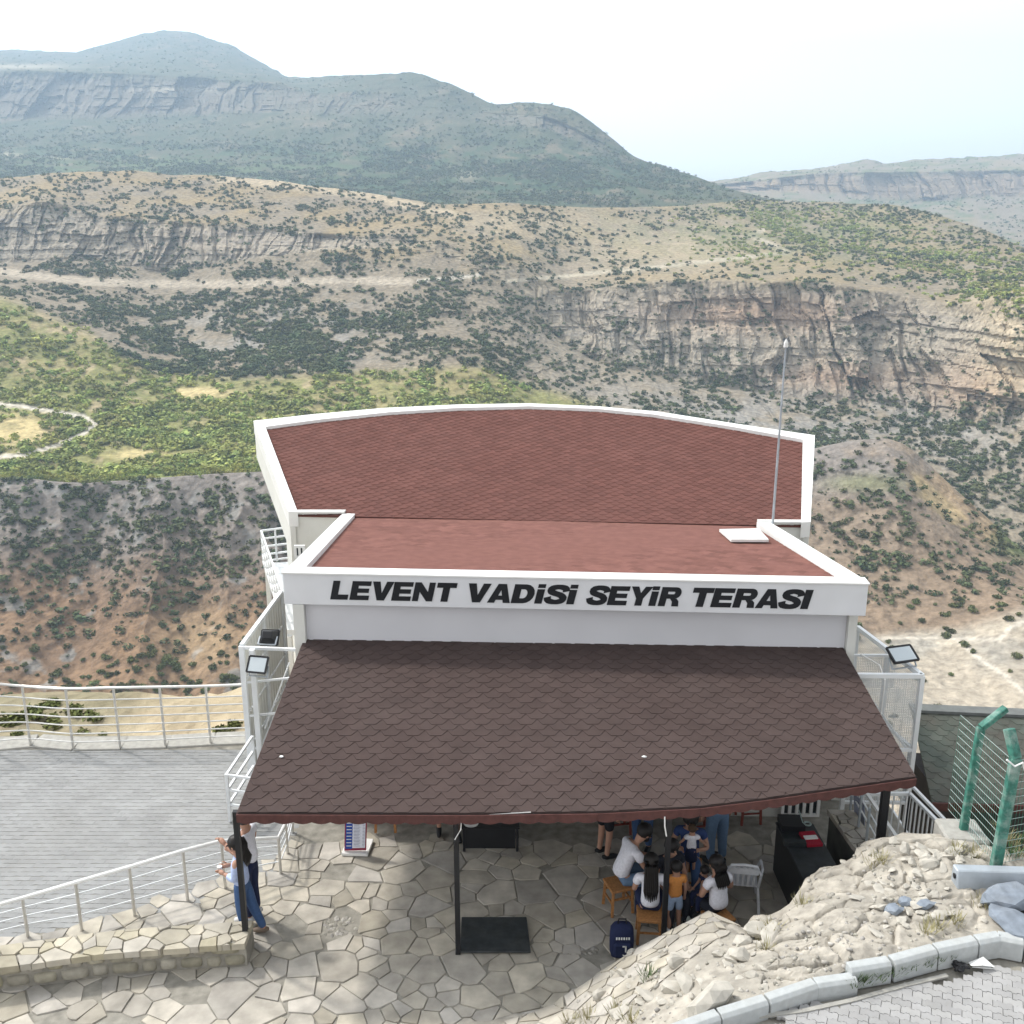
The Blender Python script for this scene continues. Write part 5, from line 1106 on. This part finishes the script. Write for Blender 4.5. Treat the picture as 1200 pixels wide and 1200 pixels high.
# ------------------------------------------------------------------ plastic chair
pc = thing('plastic_chair', 'white plastic chair standing empty beside the dark counter', 'chair')
base_ = onz(868,1062,0); m3 = Matrix.Rotation(R(-8),3,'Z'); O = base_ + Vector((0,.1,0))
def cw(x,y,z): return O + m3 @ Vector((x,y,z))
b = MB(); b.prism([cw(x,y,.43) for x,y in ((-.22,-.22),(.22,-.22),(.24,.2),(.14,.25),(-.14,.25),(-.24,.2))],(0,0,.025)); b.build('seat', M_plastic, pc, bevel=.008)
for x,y in ((-.24,.24),(.24,.24),(-.24,-.25),(.24,-.25)): b = MB(); b.bar(cw(x*1.08,y*1.08,0), cw(x*.92,y*.92,.44), .035,.05); b.build('leg', M_plastic, pc)
b = MB(); b.tube([cw(-.23,-.22,.44),cw(-.25,-.30,.7),cw(-.18,-.34,.86),cw(0,-.36,.89),cw(.18,-.34,.86),cw(.25,-.30,.7),cw(.23,-.22,.44)], .022, 8)
for k in range(5): x = -.15+k*.075; b.bar(cw(x,-.235,.45), cw(x*1.05,-.345,.86), .035,.014)
b.bar(cw(-.21,-.32,.76),cw(.21,-.32,.76),.02,.10); b.build('backrest', M_plastic, pc)
for s_ in (-1,1): b = MB(); b.tube([cw(s_*.25,-.28,.66),cw(s_*.29,-.1,.66),cw(s_*.29,.15,.64),cw(s_*.25,.24,.44)], .02, 8); b.build('armrest', M_plastic, pc)

# ------------------------------------------------------------------ people
def skin(name, P, E, Rd, m, parent, sub=2, root=0):
    me = bpy.data.meshes.new(name); me.from_pydata([tuple(p) for p in P], E, []); o = bpy.data.objects.new(name, me); COL.objects.link(o)
    md = o.modifiers.new('s','SKIN'); md.use_smooth_shade = True; md.branch_smoothing = .6
    if not me.skin_vertices: 
        bm = bmesh.new(); bm.from_mesh(me); bm.verts.layers.skin.verify(); bm.to_mesh(me); bm.free()
    sv = me.skin_vertices[0].data
    for i, r_ in enumerate(Rd): sv[i].radius = (r_, r_) if not isinstance(r_, tuple) else r_; sv[i].use_root = (i == root)
    md2 = o.modifiers.new('b','SUBSURF'); md2.levels = md2.render_levels = sub
    dg = bpy.context.evaluated_depsgraph_get(); dg.update(); nm = bpy.data.meshes.new_from_object(o.evaluated_get(dg)); o.modifiers.clear(); o.data = nm; bpy.data.meshes.remove(me); nm.name = name
    nm.materials.clear(); nm.materials.append(m); nm.shade_smooth(); o.parent = parent; return o
STAND = dict(pelvis=(0,0,.53), waist=(0,0,.61), chest=(0,0,.73), neck=(0,-.005,.835), head=(0,.01,.90), top=(0,.01,.965),
  sh=(.105,0,.80), el=(.13,-.01,.635), wr=(.135,.03,.49), hip=(.055,0,.50), kn=(.06,.01,.275), an=(.06,-.015,.045), toe=(.07,.10,.02))
def person(label, px, py, h, yaw, pose=None, tops=None, pants=None, shoes=None, hair=None, z=0, group=None, sleeve=.55, leglen=1.0, fat=1.0, child=False, skirt=None, tilt=0, loc=None, longhair=0, beard=False):
    """pose: joint overrides in units of height, 'L'/'R' suffix for one side (x mirrored for L)"""
    t = thing('person', label, 'person', group); pose = pose or {}
    p0 = Vector(loc) if loc else onz(px, py, z); J = {}
    for k, v_ in STAND.items():
        if k in ('sh','el','wr','hip','kn','an','toe'):
            for s_, sg in (('L',-1),('R',1)):
                q = pose.get(k+s_, pose.get(k)); 
                J[k+s_] = Vector(q) if (k+s_) in pose else (Vector((q[0]*sg,q[1],q[2])) if q else Vector((v_[0]*sg,v_[1],v_[2])))
        else: J[k] = Vector(pose.get(k, v_))
    m3 = Matrix.Rotation(yaw,3,'Z'); W = {k: p0 + m3 @ (v_*h) for k, v_ in J.items()}; f = fat*h/1.7
    if child: W['head'] += Vector((0,0,.012*h))
    hr_ = (.072 if not child else .085)*h/1.0*.95 if child else .068*h
    W['upper'] = W['chest'].lerp(W['neck'],.5); n = ['pelvis','waist','chest','upper','neck','head']; P = [W[k] for k in n]; Rd = [(.125*f,.095*f),(.105*f,.085*f),(.120*f,.09*f),(.095*f,.075*f),.050*h/1.7, hr_*.82]; E = [(0,1),(1,2),(2,3),(3,4),(4,5)]
    up = (W['top']-W['neck']).normalized(); fw = m3 @ Vector((0,1,0)); fw = (fw - up*fw.dot(up)).normalized(); rt = fw.cross(up)
    P.append(W['head'] + up*hr_*.75); Rd.append(hr_*.80); E.append((5,6))
    def chain(ks, rs, a):
        for k, r_ in zip(ks, rs): P.append(W[k]); Rd.append(r_*f); E.append((a, len(P)-1)); a = len(P)-1
        return a
    for s_ in 'LR':
        chain(['sh'+s_,'el'+s_,'wr'+s_], [.052,.042,.028], 3)
        chain(['hip'+s_,'kn'+s_,'an'+s_], [.085,.058,.040], 0)
    body = skin('body', P, E, Rd, M_skin, t)
    # hands, feet, nose and ears joined into the same body mesh
    b = MB()
    for s_ in 'LR':
        w_, e_ = W['wr'+s_], W['el'+s_]; d_ = (w_-e_).normalized(); sd_ = d_.cross(fw if abs(d_.dot(fw)) < .9 else up).normalized(); pal = w_ + d_*.05*f; nrm = sd_.cross(d_)
        b.tube([w_-d_*.02*f, w_+d_*.02*f, pal, pal+d_*.035*f], [.026*f,.03*f,.036*f,.03*f], 8)
        for i, ln_ in enumerate((.062,.072,.068,.052)):
            o_ = pal + sd_*(i-1.5)*.019*f + d_*.03*f; k1_ = o_ + d_*ln_*.5*f + nrm*.008*f; b.tube([o_, k1_, k1_ + d_*ln_*.35*f + nrm*.022*f], [.0095*f,.009*f,.007*f], 6)
        b.tube([pal - sd_*.03*f - d_*.02*f, pal - sd_*.055*f + d_*.01*f, pal - sd_*.06*f + d_*.04*f], [.011*f,.010*f,.008*f], 6)
        a_, to = W['an'+s_], W['toe'+s_]; b.tube([a_, a_.lerp(to,.5)+Vector((0,0,-.005)), to], [.036*f,.036*f,.022*f], 8)
    hc = W['head'] + up*hr_*.35
    b.tube([hc + fw*hr_*.75 + up*hr_*.15, hc + fw*hr_*1.16 - up*hr_*.12], [hr_*.10,hr_*.16], 6)
    for s_ in (-1,1): b.ell(hc + rt*s_*hr_*.86, (hr_*.12,hr_*.18,hr_*.24), 8, Matrix((rt,fw,up)).transposed())
    b.tube([hc + fw*hr_*.55 - up*hr_*.62, hc + fw*hr_*.82 - up*hr_*.66], [hr_*.4,hr_*.22], 8)
    ex = b.build('x', M_skin, smooth=True); bm = bmesh.new(); bm.from_mesh(body.data); bm.from_mesh(ex.data); bm.to_mesh(body.data); bm.free(); bpy.data.objects.remove(ex); body.data.shade_smooth()
    for s_ in (-1,1): b = MB(); b.ell(hc + fw*hr_*.86 + rt*s_*hr_*.34 + up*hr_*.12, (hr_*.11,)*3, 8); b.build('eye', M_black, t)
    if hair:
        b = MB(); mm = Matrix((rt,fw,up)).transposed(); b.ell(hc + up*hr_*.24 - fw*hr_*.16, (hr_*1.02,hr_*1.0,hr_*1.0), 16, mm, .035)
        if longhair:
            bk = hc - fw*hr_*.75; dn_ = (W['chest']-W['neck']).normalized(); outw = -fw
            for k in range(-3,4):
                for j in range(2):
                    o1 = bk + rt*k*hr_*.22 + up*hr_*.1 + outw*j*.015; b.tube([o1 + up*hr_*.3, o1 - up*hr_*.6 + outw*.02, W['neck'] + outw*(.075+.02*j)*f + rt*k*.026*f, W['neck'] + dn_*longhair*.6*h + outw*(.135)*f + rt*k*.030*f, W['neck'] + dn_*longhair*h*(1-.04*abs(k)+.03*j) + outw*.13*f + rt*k*.026*f], [hr_*.25,hr_*.27,.025*f,.022*f,.006*f], 6)
        b.build('hair', hair, t, smooth=True)
    if beard:
        b = MB(); b.ell(hc + fw*hr_*.5 - up*hr_*.5, (hr_*.7,hr_*.62,hr_*.45), 12, Matrix((rt,fw,up)).transposed()); b.build('beard', M_hair, t, smooth=True)
    if tops:
        g_ = .016; P2 = [W['pelvis'].lerp(W['waist'],-.15), W['waist'], W['chest'], W['upper'], W['chest'].lerp(W['neck'],.84)]; R2 = [(.145*f+g_,.11*f+g_),(.132*f+g_,.105*f+g_),(.142*f+g_,.108*f+g_),(.112*f+g_,.088*f+g_),.055*f+g_]; E2 = [(0,1),(1,2),(2,3),(3,4)]
        for s_ in 'LR':
            P2.append(W['sh'+s_]); R2.append(.060*f+g_); E2.append((3,len(P2)-1)); e_ = W['sh'+s_].lerp(W['el'+s_], min(1,sleeve*1.0)); P2.append(e_); R2.append(.052*f+g_); E2.append((len(P2)-2,len(P2)-1))
            if sleeve > 1: P2.append(W['el'+s_].lerp(W['wr'+s_], sleeve-1)); R2.append(.036*f+g_); E2.append((len(P2)-2,len(P2)-1))
        skin('shirt', P2, E2, R2, tops, t)
    if pants:
        g_ = .012; P2 = [W['waist'].lerp(W['pelvis'],.2), W['pelvis']]; R2 = [(.125*f+g_,.10*f+g_),(.142*f+g_,.112*f+g_)]; E2 = [(0,1)]
        for s_ in 'LR':
            P2.append(W['hip'+s_]); R2.append(.092*f+g_); E2.append((1,len(P2)-1)); k_ = W['hip'+s_].lerp(W['kn'+s_], min(1,leglen*2)); P2.append(k_); R2.append(.064*f+g_); E2.append((len(P2)-2,len(P2)-1))
            if leglen > .5: P2.append(W['kn'+s_].lerp(W['an'+s_], (leglen-.5)*2*.95)); R2.append(.046*f+g_); E2.append((len(P2)-2,len(P2)-1))
        skin('trousers' if leglen > .6 else 'shorts', P2, E2, R2, pants, t, root=1)
    if skirt:
        b = MB(); b.tube([W['waist'], W['pelvis'], W['pelvis']+(W['knL']+W['knR']-W['pelvis']*2)*.42], [.12*f,.16*f,.21*f], 14); b.build('skirt', skirt, t, smooth=True)
    if shoes:
        for s_ in 'LR':
            a_, to = W['an'+s_], W['toe'+s_]; d_ = (to-a_); b = MB(); b.tube([a_-d_*.35, a_+Vector((0,0,-.01)), a_.lerp(to,.6), to+d_*.15], [.030*f,.046*f,.044*f,.028*f], 10); b.build('shoe', shoes, t, smooth=True)
    return t, W
SIT = dict(pelvis=(0,0,.32), waist=(0,.01,.40), chest=(0,.03,.525), neck=(0,.05,.63), head=(0,.07,.695), top=(0,.08,.76), sh=(.105,.03,.595), el=(.14,.06,.44), wr=(.10,.20,.40),
  hip=(.055,.03,.30), kn=(.08,.25,.30), an=(.08,.24,.045), toe=(.09,.34,.02))
c_white = cmat('white_tshirt',(.72,.72,.78)); c_jean = cmat('blue_jeans',(.05,.10,.22)); c_jean2 = cmat('pale_jeans',(.13,.21,.33)); c_dark = cmat('dark_cloth',(.018,.02,.03)); c_navy = cmat('navy_cloth',(.012,.018,.06))
c_lblue = cmat('striped_light_blue',(.42,.50,.72)); c_orange = cmat('orange_tshirt',(.62,.26,.07)); c_lshort = cmat('light_denim',(.32,.42,.58)); c_check = cmat('checked_shirt',(.45,.52,.62)); c_blue = cmat('blue_shirt',(.03,.06,.18)); c_tan = cmat('tan_shoe',(.17,.13,.10)); c_wshoe = cmat('white_shoe',(.6,.6,.6)); c_brown = cmat('brown_shorts',(.012,.012,.016))
# left pair
t, W = person('man in white t-shirt and dark trousers holding a cigarette behind the left post', 296, 1076, 1.80, R(75), dict(elL=(-.125,.03,.675), wrL=(-.09,.14,.73), elR=(.15,.02,.66), wrR=(.05,.13,.62)), c_white, c_navy, c_wshoe, M_hair, fat=1.05)
b = MB(); q = W['wrL'] + (W['wrL']-W['elL']).normalized()*.12; b.tube([q + Vector((0,0,.03)), q + Vector((-.02,0,-.06))], .006, 6); tag(b.build('cigarette', M_white), 'white cigarette held by the man at the left post', 'cigarette')
t, W = person('woman with dark ponytail in light blue top and jeans leaning at the left post', 291, 1104, 1.64, R(84), dict(pelvis=(0,.06,.53), waist=(0,.065,.61), chest=(0,.06,.73), neck=(0,.07,.835), head=(0,.09,.89), top=(0,.10,.96), sh=(.1,.065,.795), el=(.125,.06,.65), wr=(.06,.19,.66), hip=(.055,.06,.50), knL=(-.06,.06,.275), anL=(-.06,.02,.045), toeL=(-.06,.13,.02), knR=(.05,.0,.27), anR=(.05,-.09,.045), toeR=(.06,-.0,.02)), c_lblue, c_jean, c_tan, M_hair, sleeve=1.7, longhair=.13, loc=onz(289,1100,0)+Vector((.08,.05,0)))
b = MB(); q = (W['wrL']+W['wrR'])/2 + Vector((-.09,0,.0)); b.tube([q+Vector((0,0,-.03)), q+Vector((0,0,.05))], [.03,.038], 10); tag(b.build('paper_cup', M_white), 'white cup held by the woman in the light blue top', 'cup')
# people under the canopy
person('standing person in black shorts and black shoes at the back of the canopy shade', 708, 1004, 1.72, R(-60), None, c_dark, c_brown, M_black, M_hair, leglen=.46)
person('standing person in blue jeans between black shorts and the canopy post', 752, 996, 1.74, R(150), None, c_dark, c_jean, M_black, M_hair)
person('standing man in checked shirt and blue jeans behind the plastic chair', 838, 1012, 1.80, R(20), None, c_check, c_jean2, M_black, M_hair, fat=1.1)
person('person sitting with bare leg and black sandal in front of the wooden stool legs', 510, 983, 1.7, R(190), dict(SIT, toe=(.09,.33,.02), anL=(-.09,.36,.045), toeL=(-.10,.46,.02), knL=(-.09,.27,.29)), c_dark, c_dark, M_black, M_hair, leglen=.45, loc=onz(511,983,0)+Vector((.1,.62,0)))
def on_stool(label, px, py, h, yaw, pose, stl=None, **k):
    q = onz(px,py,0); 
    if stl: stool(q.x,q.y,yaw,M_wood if stl[1]=='w' else M_redpaint,stl[0], h=.42*h/1.7)
    return person(label, 0,0,h,yaw,dict(SIT,**pose),loc=q,**k)
on_stool('man in white t-shirt sitting bent forward on a wooden stool beside the post', 724, 1064, 1.76, R(-72), dict(chest=(0,.08,.515), neck=(0,.15,.61), head=(0,.205,.665), top=(0,.25,.725), sh=(.11,.11,.575), el=(.12,.18,.43), wr=(.05,.29,.42), waist=(0,.03,.40)), ('wooden stool under the man in the white t-shirt','w'), tops=c_white, pants=c_jean2, shoes=M_black, hair=M_hair, beard=True, fat=1.05)
on_stool('woman with very long dark hair in white t-shirt sitting with her back turned', 760, 1098, 1.62, R(-5), {}, ('wooden stool under the long haired woman beside the backpack','w'), tops=c_white, pants=c_navy, shoes=M_black, hair=M_hair, longhair=.24)
on_stool('man in dark blue sitting and holding the toddler up on his lap', 806, 1040, 1.75, R(165), dict(el=(.15,.08,.47), wr=(.08,.17,.50)), ('wooden stool under the man holding the toddler','w'), tops=c_blue, pants=c_jean, shoes=M_black, hair=M_hair)
q = onz(806,1040,0); tp_loc = Vector((q.x-.05,q.y-.36,.50))
person('toddler with white t-shirt and navy skirt standing on the lap of the seated man', 0,0,.80, R(0), dict(el=(.17,.0,.70), wr=(.24,.03,.62)), c_white, None, None, cmat('brown_hair',(.06,.035,.02)), child=True, skirt=c_navy, loc=tp_loc)
person('small boy in orange t-shirt and light denim shorts standing with back turned', 789, 1091, 1.12, R(8), dict(elL=(-.20,.02,.70), wrL=(-.26,.05,.84)), c_orange, c_lshort, c_wshoe, M_hair, leglen=.42, child=True, fat=1.05)
on_stool('person in black sitting behind the canopy post beside the boy in orange', 779, 1068, 1.62, R(-160), {}, ('wooden stool under the person in black','w'), tops=c_dark, pants=c_dark, shoes=M_black, hair=M_hair)
on_stool('woman with curly dark hair in white t-shirt sitting behind the rock wedge', 840, 1100, 1.62, R(25), dict(el=(.16,.05,.45), wr=(.06,.16,.46)), ('wooden stool under the curly haired woman','w'), tops=c_white, pants=c_dark, shoes=M_black, hair=M_hair, longhair=.11, fat=1.08)
q = onz(840,1100,0); person('small child in dark clothes on the lap of the curly haired woman', 0,0,.85, R(120), dict(SIT), c_navy, c_navy, M_black, M_hair, child=True, loc=Vector((q.x-.12,q.y+.30,.30)))
# backpack
bp = thing('backpack', 'navy blue backpack with white print standing beside the long haired woman', 'backpack'); q = onz(729,1124,0); q += Vector((0,.12,0))
b = MB()
for k in range(6):
    pass
prof = [(0,.15,.10),(.06,.165,.12),(.25,.17,.12),(.40,.16,.11),(.47,.12,.08),(.49,.05,.04)]
n_ = 16; i0 = 0
for zz, rx, ry in prof:
    for k in range(n_):
        a = 2*math.pi*k/n_; cx_, sx_ = math.cos(a), math.sin(a); e_ = .55
        b.v.append((q.x+math.copysign(abs(cx_)**e_,cx_)*rx, q.y+math.copysign(abs(sx_)**e_,sx_)*ry, zz))
for r_ in range(len(prof)-1):
    for k in range(n_): b.f.append((r_*n_+k, r_*n_+(k+1)%n_, (r_+1)*n_+(k+1)%n_, (r_+1)*n_+k))
b.f.append(tuple(range(n_))[::-1]); b.f.append(tuple((len(prof)-1)*n_+k for k in range(n_)))
b.build('bag', c_navy, bp, smooth=True)
b = MB(); b.box((q.x,q.y-.13,.15),(.24,.06,.22)); b.build('front_pocket', c_navy, bp, bevel=.02)
b = MB()
for k in range(6): b.box((q.x-.085+k*.034,q.y-.135,.345),(.02,.008,.035))
b.box((q.x+.04,q.y-.165,.20),(.02,.006,.10)); b.box((q.x+.02,q.y-.165,.24),(.05,.006,.02)); b.tube([(q.x+.0,q.y-.17,.11),(q.x+.05,q.y-.17,.08),(q.x+.05,q.y-.17,.03),(q.x+.0,q.y-.17,.0)],.007,6)
b.build('white_print', M_white, bp)
b = MB(); b.tube([(q.x-.06,q.y,.47),(q.x-.05,q.y,.56),(q.x+.05,q.y,.56),(q.x+.06,q.y,.47)],.012,8); b.build('handle', M_black, bp)
# stools seen only by their legs
q = onz(452,975,0); stool(q.x,q.y+.15,0,M_wood,'empty wooden stool beside the menu board in the canopy shade')
q = onz(876,968,0); stool(q.x+.05,q.y+.2,.1,M_redpaint,'dark red stool near the counter under the canopy')
q = onz(829,985,0); stool(q.x-.1,q.y+.25,.2,M_redpaint,'dark red stool behind the man in the checked shirt')
q = onz(712,985,0); stool(q.x+.2,q.y+.3,.2,M_redpaint,'dark red stool between two standing people at the back')
b = MB(); q = onz(806,1092,0); b.tube([q, q+Vector((0,0,.2)), q+Vector((0,0,.26))],[.035,.035,.015],8); tag(b.build('bottle', cmat('clear_bottle',(.35,.38,.36),.3)), 'small plastic bottle on the ground beside the boy in orange','bottle')

for x, y, s in ((262,858,.42),(276,852,.35),(12,848,.5),(40,838,.5),(66,846,.45),(88,835,.45),(95,858,.3),(20,862,.35),(120,862,.22),(-30,850,.5),(55,826,.4),(215,868,.2),(110,838,.35)):
    zz = -.6
    for _ in range(12): q = onz(x,y,zz); zz = .5*zz + .5*float(h_hill(np.array([q.x]),np.array([q.y]))[0])
    o = bpy.data.objects.new('shrub', SH[random.randrange(6)]); COL.objects.link(o); q = onz(x,y,zz); o.location = (q.x,q.y,q.z-.05); s *= .62; o.scale = (s*1.3,s,s*.8); o.rotation_euler = (0,0,random.uniform(0,6))
    tag(o, 'low green shrub on the sandy ledge just behind the terrace railing', 'shrub', 'shrubs on the ledge behind the terrace railing')
